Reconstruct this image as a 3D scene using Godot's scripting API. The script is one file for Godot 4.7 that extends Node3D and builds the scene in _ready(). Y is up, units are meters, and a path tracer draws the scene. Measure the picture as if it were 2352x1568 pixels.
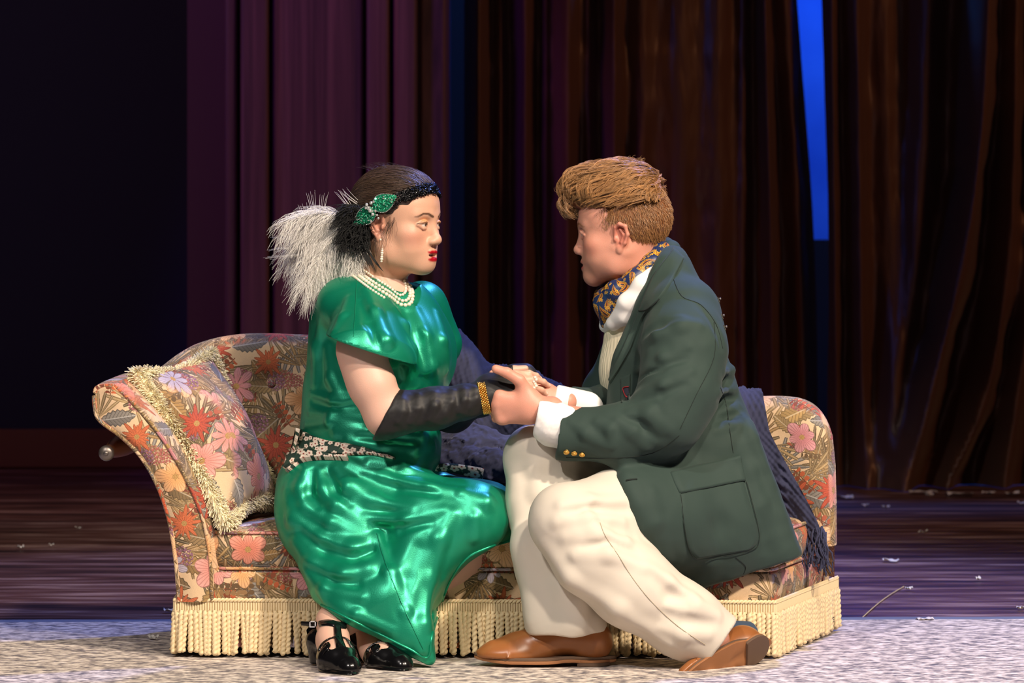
extends Node3D
# Two performers on a chaise longue on a theatre stage. Units are metres, y is up, the audience is at +z.

const EYE_HEIGHT := 1.015
const EYE_BACK := 9.0
const FOCAL := 9000.0

# ---------------------------------------------------------------- signed-distance sculpting
class Prim extends RefCounted:
	var k := 0.01
	var op := 0            # 0 join, 1 cut, 2 keep only inside
	var bc := Vector3.ZERO  # bounding ball; a radius below 0 means boundless
	var br := -1.0
	func dist(_p: Vector3) -> float: return 1.0

class Cap extends Prim:
	var a: Vector3
	var ab: Vector3
	var inv: float
	var ra: float
	var dr: float
	func dist(p: Vector3) -> float:
		var pa := p - a
		var h := clampf(pa.dot(ab) * inv, 0.0, 1.0)
		return (pa - ab * h).length() - ra - dr * h

class Ell extends Prim:
	var c: Vector3
	var b: Basis           # world to local
	var ir: Vector3
	var ir2: Vector3
	func dist(p: Vector3) -> float:
		var q := b * (p - c)
		var k0 := (q * ir).length()
		var k1 := (q * ir2).length()
		return k0 * (k0 - 1.0) / maxf(k1, 0.0001)

class Rbox extends Prim:
	var c: Vector3
	var b: Basis
	var hs: Vector3
	var r: float
	func dist(p: Vector3) -> float:
		var q: Vector3 = (b * (p - c)).abs() - hs
		return q.max(Vector3.ZERO).length() + minf(maxf(q.x, maxf(q.y, q.z)), 0.0) - r

class Half extends Prim:
	var n: Vector3
	var o: float
	func dist(p: Vector3) -> float:
		return p.dot(n) - o

class Sculpt extends RefCounted:
	var prims: Array[Prim] = []
	var paints: Array = []         # [Prim, Color, softness]
	var tf := Transform3D()
	var lo := Vector3.INF
	var hi := -Vector3.INF
	var base := Color(0.5, 0.5, 0.5)
	var noise: FastNoiseLite
	var noise_amp := 0.0
	var noise_scale := Vector3.ONE
	var h := 0.005
	var verts := PackedVector3Array()
	var norms := PackedVector3Array()
	var cols := PackedColorArray()
	var inds := PackedInt32Array()
	var met: Array[Prim] = []
	var cell_of := {}
	var edges := PackedInt64Array()
	func grow(p: Vector3, r: float) -> void:
		lo = lo.min(p - Vector3.ONE * r)
		hi = hi.max(p + Vector3.ONE * r)
	func make_cap(p0: Vector3, p1: Vector3, r0: float, r1: float) -> Cap:
		var s := tf.basis.get_scale().x
		var q := Cap.new()
		q.a = tf * p0
		var e := tf * p1
		q.ab = e - q.a
		q.inv = 1.0 / maxf(q.ab.length_squared(), 1e-9)
		q.ra = r0 * s
		q.dr = (r1 - r0) * s
		q.bc = q.a + q.ab * 0.5
		q.br = q.ab.length() * 0.5 + maxf(r0, r1) * s
		return q
	func put(q: Prim, k: float, op: int) -> Prim:
		q.k = maxf(k, 0.0005) * tf.basis.get_scale().x
		q.op = op
		prims.append(q)
		return q
	func cap(p0: Vector3, p1: Vector3, r0: float, r1: float, k := 0.01, op := 0) -> Prim:
		var q := make_cap(p0, p1, r0, r1)
		if op == 0:
			grow(q.a, q.ra)
			grow(q.a + q.ab, q.ra + q.dr)
		return put(q, k, op)
	func chain(pts: Array, rads: Array, k := 0.01, op := 0) -> void:
		for i in pts.size() - 1:
			var r0: float = rads[mini(i, rads.size() - 1)]
			var r1: float = rads[mini(i + 1, rads.size() - 1)]
			cap(pts[i], pts[i + 1], r0, r1, k, op)
	func make_ell(c: Vector3, r: Vector3, rot := Basis()) -> Ell:
		var s := tf.basis.get_scale().x
		var q := Ell.new()
		q.c = tf * c
		q.b = (tf.basis.orthonormalized() * rot.orthonormalized()).transposed()
		q.ir = Vector3.ONE / (r * s)
		q.ir2 = q.ir * q.ir
		q.bc = q.c
		q.br = maxf(r.x, maxf(r.y, r.z)) * s
		return q
	func ell(c: Vector3, r: Vector3, k := 0.01, op := 0, rot := Basis()) -> Prim:
		var q := make_ell(c, r, rot)
		if op == 0:
			grow(q.c, maxf(r.x, maxf(r.y, r.z)) * tf.basis.get_scale().x)
		return put(q, k, op)
	func box(c: Vector3, hs: Vector3, r: float, k := 0.01, op := 0, rot := Basis()) -> Prim:
		var s := tf.basis.get_scale().x
		var q := Rbox.new()
		q.c = tf * c
		q.b = (tf.basis.orthonormalized() * rot.orthonormalized()).transposed()
		q.hs = hs * s - Vector3.ONE * r * s
		q.r = r * s
		q.bc = q.c
		q.br = hs.length() * s
		if op == 0:
			grow(q.c, hs.length() * s)
		return put(q, k, op)
	func half(p: Vector3, n: Vector3, k := 0.004, op := 1) -> Prim:
		var q := Half.new()
		q.n = -(tf.basis.orthonormalized() * n).normalized()   # what lies beyond the plane, along n, is cut away
		q.o = q.n.dot(tf * p)
		return put(q, k, op)
	func tint_ell(c: Vector3, r: Vector3, col: Color, soft := 0.003, rot := Basis()) -> void:
		paints.append([make_ell(c, r, rot), col, soft * tf.basis.get_scale().x])
	func tint_cap(p0: Vector3, p1: Vector3, r0: float, r1: float, col: Color, soft := 0.002) -> void:
		paints.append([make_cap(p0, p1, r0, r1), col, soft * tf.basis.get_scale().x])
	func value(p: Vector3, list: Array[Prim]) -> float:
		var d := 1.0
		for q in list:
			var e := q.dist(p)
			if q.op == 0:
				var t := maxf(q.k - absf(d - e), 0.0) / q.k
				d = minf(d, e) - t * t * q.k * 0.25
			elif q.op == 1:
				e = -e
				var t := maxf(q.k - absf(d - e), 0.0) / q.k
				d = maxf(d, e) + t * t * q.k * 0.25
			else:
				var t := maxf(q.k - absf(d - e), 0.0) / q.k
				d = maxf(d, e) + t * t * q.k * 0.25
		if noise_amp != 0.0:
			d += noise_amp * noise.get_noise_3dv(p * noise_scale)
		return d
	func at(p: Vector3) -> float:
		return value(p, prims)
	func colour(p: Vector3) -> Color:
		var c := base
		for e in paints:
			var q: Prim = e[0]
			var w := clampf(0.5 - q.dist(p) / (e[2] * 2.0), 0.0, 1.0)
			if w > 0.0:
				c = c.lerp(e[1], w)
		return c
	# first surface met along the line of sight through a point of the picture
	func hit(px: float, py: float, z0 := 1.2, z1 := -1.2) -> Vector3:
		var dir := Vector3((px - 1176.0) / 9000.0, -(py - 500.0) / 9000.0, -1.0)
		var t := 9.0 - z0
		var eye := Vector3(0, 1.015, 9.0)
		var nd := dir.normalized()
		met.clear()
		for q in prims:
			var w := q.bc - eye
			if q.br < 0.0 or (w - nd * w.dot(nd)).length() < q.br + q.k * 1.5 + 0.03:
				met.append(q)
		while t < 9.0 - z1:
			var p := eye + dir * t
			var d := value(p, met)
			if d < 0.0004:
				return p
			t += maxf(d * 0.7, 0.0006)
		return Vector3((px - 1176.0) / 9000.0 * 9.0, 1.015 - (py - 500.0) / 1000.0, 0.0)
	func normal(p: Vector3) -> Vector3:
		# near the point that was hit last
		var e := 0.0015
		return Vector3(value(p + Vector3(e, 0, 0), met) - value(p - Vector3(e, 0, 0), met), value(p + Vector3(0, e, 0), met) - value(p - Vector3(0, e, 0), met), value(p + Vector3(0, 0, e), met) - value(p - Vector3(0, 0, e), met)).normalized()
	# a fold: a soft ridge (or groove) laid along picture points on the surface built so far
	func fold(pts: Array, r: float, out := 0.3, k := 0.02, op := 0) -> void:
		var w: Array = []
		for i in pts.size():
			var q: Vector2 = pts[i]
			var p := hit(q.x, q.y)
			var n := normal(p)
			w.append(p + n * r * (out - 1.0 if op == 0 else 1.0 - out))
		var keep := tf
		tf = Transform3D()
		for i in w.size() - 1:
			var r0 := r * (0.45 if i == 0 else 1.0)
			var r1 := r * (0.45 if i == w.size() - 2 else 1.0)
			cap(w[i], w[i + 1], r0, r1, k, op)
		tf = keep
	func run() -> void:
		var size := hi - lo + Vector3.ONE * h * 4.0
		var o := lo - Vector3.ONE * h * 2.0
		var big := 4
		while big * h < maxf(size.x, maxf(size.y, size.z)):
			big *= 2
		lo = o
		walk(0, 0, 0, big, prims)
		link()
		cell_of.clear()
		edges.clear()
	func walk(ix: int, iy: int, iz: int, n: int, list: Array[Prim]) -> void:
		var c := lo + Vector3(ix + n * 0.5, iy + n * 0.5, iz + n * 0.5) * h
		var rad := n * h * 0.8661 + h
		var near: Array[Prim] = []
		for q in list:
			if q.op == 2 or q.dist(c) < rad * 1.9 + q.k * 1.7 + noise_amp:
				near.append(q)
		if near.is_empty():
			return
		if absf(value(c, near)) > rad * 1.4 + noise_amp + 0.01:
			return
		if n > 4:
			var m := n / 2
			for i in 8:
				walk(ix + m * (i & 1), iy + m * ((i >> 1) & 1), iz + m * (i >> 2), m, near)
			return
		leaf(ix, iy, iz, near)
	func key(x: int, y: int, z: int) -> int:
		return (x + 1) | ((y + 1) << 18) | ((z + 1) << 36)
	func leaf(ix: int, iy: int, iz: int, list: Array[Prim]) -> void:
		var s := PackedFloat32Array()
		s.resize(125)
		var any_in := false
		var any_out := false
		var i := 0
		for z in 5:
			for y in 5:
				for x in 5:
					var d := value(lo + Vector3(ix + x, iy + y, iz + z) * h, list)
					s[i] = d
					i += 1
					if d < 0.0: any_in = true
					else: any_out = true
		if not (any_in and any_out):
			return
		for z in 4:
			for y in 4:
				for x in 4:
					var b := x + y * 5 + z * 25
					var m := 0
					if s[b] < 0.0: m |= 1
					if s[b + 1] < 0.0: m |= 2
					if s[b + 5] < 0.0: m |= 4
					if s[b + 6] < 0.0: m |= 8
					if s[b + 25] < 0.0: m |= 16
					if s[b + 26] < 0.0: m |= 32
					if s[b + 30] < 0.0: m |= 64
					if s[b + 31] < 0.0: m |= 128
					if m == 0 or m == 255:
						continue
					var sum := Vector3.ZERO
					var cnt := 0
					for e in EDGE:
						var i0: int = e[0]
						var i1: int = e[1]
						if ((m >> i0) & 1) != ((m >> i1) & 1):
							var d0 := s[b + OFS[i0]]
							var d1 := s[b + OFS[i1]]
							var t := d0 / (d0 - d1)
							var q0: Vector3 = COR[i0]
							sum += q0 + (COR[i1] - q0) * t
							cnt += 1
					var p := lo + (Vector3(ix + x, iy + y, iz + z) + sum / cnt) * h
					var g := h * 0.4
					var v0 := value(p + Vector3(g, -g, -g), list)
					var v1 := value(p + Vector3(-g, -g, g), list)
					var v2 := value(p + Vector3(-g, g, -g), list)
					var v3 := value(p + Vector3(g, g, g), list)
					var nn := Vector3(v0 - v1 - v2 + v3, -v0 - v1 + v2 + v3, -v0 + v1 - v2 + v3)
					var ln := nn.length()
					if ln > 1e-9:
						nn /= ln
						# settle the vertex on the surface
						p -= nn * clampf((v0 + v1 + v2 + v3) * 0.25, -h * 0.5, h * 0.5)
					cell_of[key(ix + x, iy + y, iz + z)] = verts.size()
					verts.append(p)
					norms.append(nn)
					cols.append(colour(p))
					var inside := m & 1
					if ((m >> 1) & 1) != inside: edges.append(key(ix + x, iy + y, iz + z) * 8 + inside)
					if ((m >> 2) & 1) != inside: edges.append(key(ix + x, iy + y, iz + z) * 8 + 2 + inside)
					if ((m >> 4) & 1) != inside: edges.append(key(ix + x, iy + y, iz + z) * 8 + 4 + inside)
	func link() -> void:
		var dx := 1
		var dy := 1 << 18
		var dz := 1 << 36
		for e in edges:
			var inside := (e & 1) == 1
			var axis := (e >> 1) & 3
			var kk := e >> 3
			var u := dy if axis == 0 else (dz if axis == 1 else dx)
			var w := dz if axis == 0 else (dx if axis == 1 else dy)
			var a: int = cell_of.get(kk, -1)
			var b: int = cell_of.get(kk - u, -1)
			var c: int = cell_of.get(kk - u - w, -1)
			var d: int = cell_of.get(kk - w, -1)
			if a < 0 or b < 0 or c < 0 or d < 0:
				continue
			if inside:
				inds.append_array([a, c, b, a, d, c])
			else:
				inds.append_array([a, b, c, a, c, d])
	const COR: Array[Vector3] = [Vector3(0, 0, 0), Vector3(1, 0, 0), Vector3(0, 1, 0), Vector3(1, 1, 0), Vector3(0, 0, 1), Vector3(1, 0, 1), Vector3(0, 1, 1), Vector3(1, 1, 1)]
	const OFS: Array[int] = [0, 1, 5, 6, 25, 26, 30, 31]
	const EDGE := [[0, 1], [2, 3], [4, 5], [6, 7], [0, 2], [1, 3], [4, 6], [5, 7], [0, 4], [1, 5], [2, 6], [3, 7]]

# ---------------------------------------------------------------- plain geometry
class Geo extends RefCounted:
	var v := PackedVector3Array()
	var n := PackedVector3Array()
	var c := PackedColorArray()
	var uv := PackedVector2Array()
	var ix := PackedInt32Array()
	var tint := Color.WHITE
	func vert(p: Vector3, nn: Vector3, u := Vector2.ZERO) -> int:
		v.append(p)
		n.append(nn)
		c.append(tint)
		uv.append(u)
		return v.size() - 1
	func quad(a: int, b: int, cc: int, d: int) -> void:
		ix.append_array([a, cc, b, a, d, cc])
	func join(s: Sculpt) -> void:
		var o := v.size()
		v.append_array(s.verts)
		n.append_array(s.norms)
		c.append_array(s.cols)
		var z := PackedVector2Array()
		z.resize(s.verts.size())
		uv.append_array(z)
		for i in s.inds:
			ix.append(i + o)
	func mesh() -> ArrayMesh:
		var a := []
		a.resize(Mesh.ARRAY_MAX)
		a[Mesh.ARRAY_VERTEX] = v
		a[Mesh.ARRAY_NORMAL] = n
		a[Mesh.ARRAY_COLOR] = c
		a[Mesh.ARRAY_TEX_UV] = uv
		a[Mesh.ARRAY_INDEX] = ix
		var m := ArrayMesh.new()
		m.add_surface_from_arrays(Mesh.PRIMITIVE_TRIANGLES, a)
		return m
	# a grid of points [rows][cols] with smooth normals; flip turns it over
	func grid(rows: Array, flip := false, uvs: Array = [], wrap := false) -> void:
		var nr := rows.size()
		var nc: int = rows[0].size()
		var o := v.size()
		for r in nr:
			var row: PackedVector3Array = rows[r]
			var up: PackedVector3Array = rows[maxi(r - 1, 0)]
			var dn: PackedVector3Array = rows[mini(r + 1, nr - 1)]
			for q in nc:
				var l := row[(q - 1 + nc) % nc] if wrap else row[maxi(q - 1, 0)]
				var rt := row[(q + 1) % nc] if wrap else row[mini(q + 1, nc - 1)]
				var nn := (rt - l).cross(dn[q] - up[q])
				nn = (nn if flip else -nn).normalized()
				vert(row[q], nn, uvs[r][q] if uvs else Vector2(float(q) / nc, float(r) / nr))
		var last := nc if wrap else nc - 1
		for r in nr - 1:
			for q in last:
				var a := o + r * nc + q
				var b := o + r * nc + (q + 1) % nc
				if flip: quad(a, b, b + nc, a + nc)
				else: quad(a, a + nc, b + nc, b)
	# a tube along points
	func tube(pts: Array, rads: Array, sides := 6, caps := true, flat := 1.0, ref := Vector3.UP) -> void:
		var o := v.size()
		var np := pts.size()
		for i in np:
			var p: Vector3 = pts[i]
			var a: Vector3 = pts[maxi(i - 1, 0)]
			var b: Vector3 = pts[mini(i + 1, np - 1)]
			var t := (b - a).normalized()
			var s := t.cross(ref)
			if s.length() < 0.05:
				s = t.cross(Vector3(0.9, 0.1, 0.4))
			s = s.normalized()
			var u := s.cross(t)
			var r: float = rads[mini(i, rads.size() - 1)]
			for j in sides:
				var an := TAU * j / sides
				var d := s * cos(an) + u * sin(an) * flat
				vert(p + d * r, (s * cos(an) * flat + u * sin(an)).normalized(), Vector2(float(j) / sides, float(i) / np))
		for i in np - 1:
			for j in sides:
				var a := o + i * sides + j
				var b := o + i * sides + (j + 1) % sides
				quad(a, a + sides, b + sides, b)
		if caps:
			var q0: Vector3 = pts[0]
			var q1: Vector3 = pts[np - 1]
			var t0: Vector3 = (q0 - pts[1]).normalized()
			var t1: Vector3 = (q1 - pts[np - 2]).normalized()
			var c0 := vert(q0, t0)
			var c1 := vert(q1, t1)
			var e := o + (np - 1) * sides
			for j in sides:
				ix.append_array([c0, o + (j + 1) % sides, o + j, c1, e + j, e + (j + 1) % sides])
	# a thin hair or barb: three-sided tube to a point
	func strand(pts: PackedVector3Array, r: float, tip := 0.2) -> void:
		var o := v.size()
		var np := pts.size()
		for i in np:
			var t := (pts[mini(i + 1, np - 1)] - pts[maxi(i - 1, 0)]).normalized()
			var s := t.cross(Vector3(0.31, 0.2, 0.93)).normalized()
			var u := s.cross(t)
			var rr := r * lerpf(1.0, tip, float(i) / (np - 1))
			for j in 3:
				var an := TAU * j / 3.0
				var d := s * cos(an) + u * sin(an)
				vert(pts[i] + d * rr, d)
		for i in np - 1:
			for j in 3:
				var a := o + i * 3 + j
				var b := o + i * 3 + (j + 1) % 3
				quad(a, a + 3, b + 3, b)
	func box(c0: Vector3, hs: Vector3, b := Basis(), bevel := 0.0) -> void:
		var e := hs - Vector3.ONE * bevel
		for ax in 3:
			for sg in [-1.0, 1.0]:
				var nn := Vector3.ZERO
				nn[ax] = sg
				var u := Vector3.ZERO
				u[(ax + 1) % 3] = 1.0
				var w := Vector3.ZERO
				w[(ax + 2) % 3] = 1.0
				var id: Array[int] = []
				for q in [[-1, -1], [1, -1], [1, 1], [-1, 1]]:
					var p: Vector3 = nn * hs[ax] + u * (q[0] * e[(ax + 1) % 3]) + w * (q[1] * e[(ax + 2) % 3])
					id.append(vert(c0 + b * p, b * nn, Vector2(q[0] * e[(ax + 1) % 3], q[1] * e[(ax + 2) % 3])))
				if sg > 0: quad(id[0], id[1], id[2], id[3])
				else: quad(id[0], id[3], id[2], id[1])
		if bevel > 0.0:
			for ax in 3:
				var a1 := (ax + 1) % 3
				var a2 := (ax + 2) % 3
				for s1 in [-1.0, 1.0]:
					for s2 in [-1.0, 1.0]:
						var id: Array[int] = []
						for q in [[-1.0, 0], [1.0, 0], [1.0, 1], [-1.0, 1]]:
							var p := Vector3.ZERO
							p[ax] = q[0] * e[ax]
							p[a1] = s1 * (hs[a1] if q[1] == 0 else e[a1])
							p[a2] = s2 * (e[a2] if q[1] == 0 else hs[a2])
							var nn := Vector3.ZERO
							nn[a1] = s1
							nn[a2] = s2
							id.append(vert(c0 + b * p, b * nn.normalized()))
						if s1 * s2 > 0: quad(id[0], id[3], id[2], id[1])
						else: quad(id[0], id[1], id[2], id[3])
			for i in 8:
				var s3 := Vector3(1.0 if i & 1 else -1.0, 1.0 if i & 2 else -1.0, 1.0 if i & 4 else -1.0)
				var id: Array[int] = []
				for ax in 3:
					var p := e * s3
					p[ax] = hs[ax] * s3[ax]
					id.append(vert(c0 + b * p, b * s3.normalized()))
				if s3.x * s3.y * s3.z > 0.0: ix.append_array([id[0], id[2], id[1]])
				else: ix.append_array(id)
	func ball(c0: Vector3, r: Vector3, b := Basis(), rings := 6, segs := 8) -> void:
		var o := v.size()
		for i in rings + 1:
			var th := PI * i / rings
			for j in segs + 1:
				var ph := TAU * j / segs
				var d := Vector3(sin(th) * cos(ph), cos(th), sin(th) * sin(ph))
				vert(c0 + b * (d * r), (b * (d / r)).normalized(), Vector2(float(j) / segs, float(i) / rings))
		for i in rings:
			for j in segs:
				var a := o + i * (segs + 1) + j
				quad(a, a + 1, a + segs + 2, a + segs + 1)

func sight(px: float, py: float, z := 0.0) -> Vector3:
	var s := (EYE_BACK - z) / FOCAL
	return Vector3((px - 1176.0) * s, EYE_HEIGHT - (py - 500.0) * s, z)

# smooth curve through points
func curve(pts: Array, per := 6) -> Array:
	var out := []
	var n := pts.size()
	for i in n - 1:
		var p0 = pts[maxi(i - 1, 0)]
		var p1 = pts[i]
		var p2 = pts[i + 1]
		var p3 = pts[mini(i + 2, n - 1)]
		for j in per:
			var t := float(j) / per
			var t2 := t * t
			var t3 := t2 * t
			out.append((p1 * 2.0 + (p2 - p0) * t + (p0 * 2.0 - p1 * 5.0 + p2 * 4.0 - p3) * t2 + (p1 * 3.0 - p0 - p2 * 3.0 + p3) * t3) * 0.5)
	out.append(pts[n - 1])
	return out

# value of a smooth curve y(x) through points sorted by x
func along(pts: Array, x: float) -> float:
	var n := pts.size()
	if x <= pts[0].x: return pts[0].y
	for i in n - 1:
		var a: Vector2 = pts[i]
		var b: Vector2 = pts[i + 1]
		if x <= b.x:
			var w := b.x - a.x
			var t := (x - a.x) / w
			var p: Vector2 = pts[maxi(i - 1, 0)]
			var q: Vector2 = pts[mini(i + 2, n - 1)]
			var m0 := (b.y - p.y) / maxf(b.x - p.x, 0.000001) * w
			var m1 := (q.y - a.y) / maxf(q.x - a.x, 0.000001) * w
			var t2 := t * t
			var t3 := t2 * t
			return (2.0 * t3 - 3.0 * t2 + 1.0) * a.y + (t3 - 2.0 * t2 + t) * m0 + (3.0 * t2 - 2.0 * t3) * b.y + (t3 - t2) * m1
	return pts[n - 1].y

# ---------------------------------------------------------------- nodes
var taken := {}
func numbered(called: String) -> String:
	taken[called] = taken.get(called, -1) + 1
	return called if taken[called] == 0 else "%s_%03d" % [called, taken[called]]

func tag(o: Node, label: String, category: String, group := "") -> Node:
	o.set_meta("label", label)
	o.set_meta("category", category)
	if group: o.set_meta("group", group)
	return o

func thing(called: String, label: String, category: String, where := Vector3.ZERO, group := "") -> Node3D:
	var o := Node3D.new()
	o.name = numbered(called)
	add_child(o)
	o.position = where
	tag(o, label, category, group)
	return o

func mesh_node(called: String, m: Mesh, mat: Material, parent: Node = null, top_number := true) -> MeshInstance3D:
	var o := MeshInstance3D.new()
	o.name = numbered(called) if parent == null else called
	o.mesh = m
	o.material_override = mat
	(self if parent == null else parent).add_child(o, true)
	if parent:
		var q: Node = parent
		var off := Vector3.ZERO
		while q != self:
			off += q.position
			q = q.get_parent()
		o.position = -off
	return o

func built(called: String, g: Geo, mat: Material, parent: Node = null) -> MeshInstance3D:
	return mesh_node(called, g.mesh(), mat, parent)

func structure(called: String, g: Geo, mat: Material, parent: Node = null) -> MeshInstance3D:
	var o := mesh_node(called, g.mesh(), mat, parent)
	if parent == null: o.set_meta("kind", "structure")
	return o

func mat(col: Color, rough := 0.8, metal := 0.0) -> StandardMaterial3D:
	var m := StandardMaterial3D.new()
	m.albedo_color = col
	m.roughness = rough
	m.metallic = metal
	return m

func vmat(rough := 0.8, metal := 0.0) -> StandardMaterial3D:
	var m := mat(Color.WHITE, rough, metal)
	m.vertex_color_use_as_albedo = true
	return m

func lin(r: int, g: int, b: int) -> Color:
	return Color8(r, g, b).srgb_to_linear()

func noise_tex(freq: float, seed_: int, size := 256, kind := FastNoiseLite.TYPE_SIMPLEX_SMOOTH, octaves := 4, ramp: Gradient = null) -> NoiseTexture2D:
	var f := FastNoiseLite.new()
	f.noise_type = kind
	f.seed = seed_
	f.frequency = freq
	f.fractal_octaves = octaves
	var t := NoiseTexture2D.new()
	t.width = size
	t.height = size
	t.seamless = true
	t.noise = f
	if ramp: t.color_ramp = ramp
	return t

func weave_tex(size: int, period: int, seed_: int, ribs := false) -> ImageTexture:
	var im := Image.create(size, size, false, Image.FORMAT_L8)
	var rng := RandomNumberGenerator.new()
	rng.seed = seed_
	for y in size:
		for x in size:
			var a := sin(TAU * x / period)
			var b := sin(TAU * y / period)
			var q := (a * 0.5 + 0.5) if ribs else (maxf(a, b) * 0.5 + 0.5)
			im.set_pixel(x, y, Color.from_hsv(0, 0, clampf(q * 0.8 + rng.randf() * 0.2, 0, 1)))
	return ImageTexture.create_from_image(im)

func bump(m: StandardMaterial3D, t: Texture2D, cm: float, scale := 0.0) -> void:
	m.heightmap_enabled = true
	m.heightmap_texture = t
	m.heightmap_scale = cm
	if scale > 0.0:
		m.uv1_triplanar = true
		m.uv1_scale = Vector3.ONE * scale

var rng := RandomNumberGenerator.new()

func lamp(called: String, where: Vector3, towards: Vector3, col: Color, energy: float, angle: float, size := 0.12) -> SpotLight3D:
	var l := SpotLight3D.new()
	l.name = called
	add_child(l)
	l.look_at_from_position(where, towards, Vector3.UP if absf((towards - where).normalized().y) < 0.99 else Vector3.RIGHT)
	l.light_color = col
	l.light_energy = energy
	l.spot_angle = angle
	l.spot_angle_attenuation = 0.35
	l.spot_range = 40.0
	l.spot_attenuation = 2.0
	l.light_size = size
	l.shadow_enabled = true
	return l

func _ready() -> void:
	# camera in the stalls, long lens, level with the faces and shifted down
	var cam := Camera3D.new()
	cam.name = "camera"
	var phys := CameraAttributesPhysical.new()
	phys.frustum_focal_length = 138.0
	phys.frustum_near = 0.05
	phys.frustum_far = 100.0
	phys.frustum_focus_distance = 8.95
	phys.exposure_aperture = 7.1
	cam.attributes = phys
	cam.projection = Camera3D.PROJECTION_FRUSTUM
	cam.near = 0.05
	cam.far = 100.0
	cam.size = 0.05 * 1568.0 / FOCAL
	cam.frustum_offset = Vector2(0.0, -0.05 * 284.0 / FOCAL)
	cam.position = Vector3(0, EYE_HEIGHT, EYE_BACK)
	add_child(cam)
	cam.make_current()
	# the dark house
	var env := Environment.new()
	env.background_mode = Environment.BG_COLOR
	env.background_color = Color(0.012, 0.011, 0.013).linear_to_srgb()
	env.background_energy_multiplier = 1.0
	env.tonemap_mode = Environment.TONE_MAPPER_LINEAR
	env.tonemap_exposure = 1.08
	env.sdfgi_enabled = true
	env.ssao_enabled = true
	env.ssil_enabled = true
	var we := WorldEnvironment.new()
	we.name = "environment"
	we.environment = env
	add_child(we)
	# stage lanterns: warm key from house right, paler key from house left, cool top light from upstage, blue and violet washes
	lamp("key_lantern", Vector3(3.9, 5.8, 4.8), Vector3(0.1, 0.5, 0.0), Color(1.0, 0.92, 0.83), 70.0, 16.5, 0.22)
	lamp("key_lantern_beside", Vector3(1.7, 5.7, 6.0), Vector3(0.1, 0.5, 0.0), Color(1.0, 0.93, 0.85), 30.0, 16.5, 0.22)
	lamp("front_lantern", Vector3(-2.6, 5.6, 5.8), Vector3(-0.1, 0.5, 0.0), Color(1.0, 0.96, 0.93), 24.0, 16.5, 0.22)
	lamp("cool_top_lantern", Vector3(2.0, 5.8, -3.4), Vector3(0.0, 0.4, -0.4), Color(0.48, 0.58, 1.0), 34.0, 27.0, 0.2)
	lamp("violet_wash_lantern", Vector3(-1.9, 5.8, -3.4), Vector3(-0.78, 1.9, -5.5), Color(0.52, 0.24, 1.0), 9.0, 11.5, 0.2)
	lamp("warm_wash_lantern", Vector3(4.6, 4.6, -2.6), Vector3(1.2, 1.0, -6.0), Color(1.0, 0.72, 0.5), 5.5, 30.0, 0.2)
	lamp("blue_wash_lantern", Vector3(-5.0, 3.4, -3.4), Vector3(-2.2, 0.6, -6.9), Color(0.2, 0.45, 1.0), 2.2, 40.0, 0.2)
	lamp("warm_side_lantern", Vector3(-4.6, 4.4, -1.8), Vector3(-1.9, 0.7, -6.6), Color(1.0, 0.62, 0.38), 5.0, 24.0, 0.2)
	lamp("cyclorama_lantern", Vector3(1.2, 4.4, -6.9), Vector3(1.2, 1.8, -8.2), Color(0.10, 0.48, 1.0), 14.0, 60.0, 0.3)
	materials()
	setting()
	chaise()
	cushion()
	shawl()
	people()
	scraps()

# ---------------------------------------------------------------- materials
var M := {}

func ramp(stops: Array) -> Gradient:
	var g := Gradient.new()
	var o := PackedFloat32Array()
	var c := PackedColorArray()
	for s in stops:
		o.append(s[0])
		c.append(s[1])
	g.offsets = o
	g.colors = c
	return g

func streaks(seed_: int, w: int, hgt: int, fx: float, fy: float, stops: Array) -> ImageTexture:
	var f := FastNoiseLite.new()
	f.seed = seed_
	f.frequency = 1.0
	f.fractal_octaves = 4
	var f2 := FastNoiseLite.new()
	f2.seed = seed_ + 7
	f2.frequency = 1.0
	f2.fractal_octaves = 3
	var g := ramp(stops)
	var im := Image.create(w, hgt, false, Image.FORMAT_RGB8)
	for y in hgt:
		for x in w:
			var u := float(x) / w
			var v := float(y) / hgt
			# seamless along x by walking a circle
			var a := TAU * u
			var q := f.get_noise_3d(cos(a) * fx, sin(a) * fx, v * fy)
			var r := f2.get_noise_3d(cos(a) * fx * 3.0, sin(a) * fx * 3.0, v * fy * 6.0)
			im.set_pixel(x, y, g.sample(clampf(0.5 + q * 0.75 + r * 0.45, 0.0, 1.0)))
	return ImageTexture.create_from_image(im)

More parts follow.
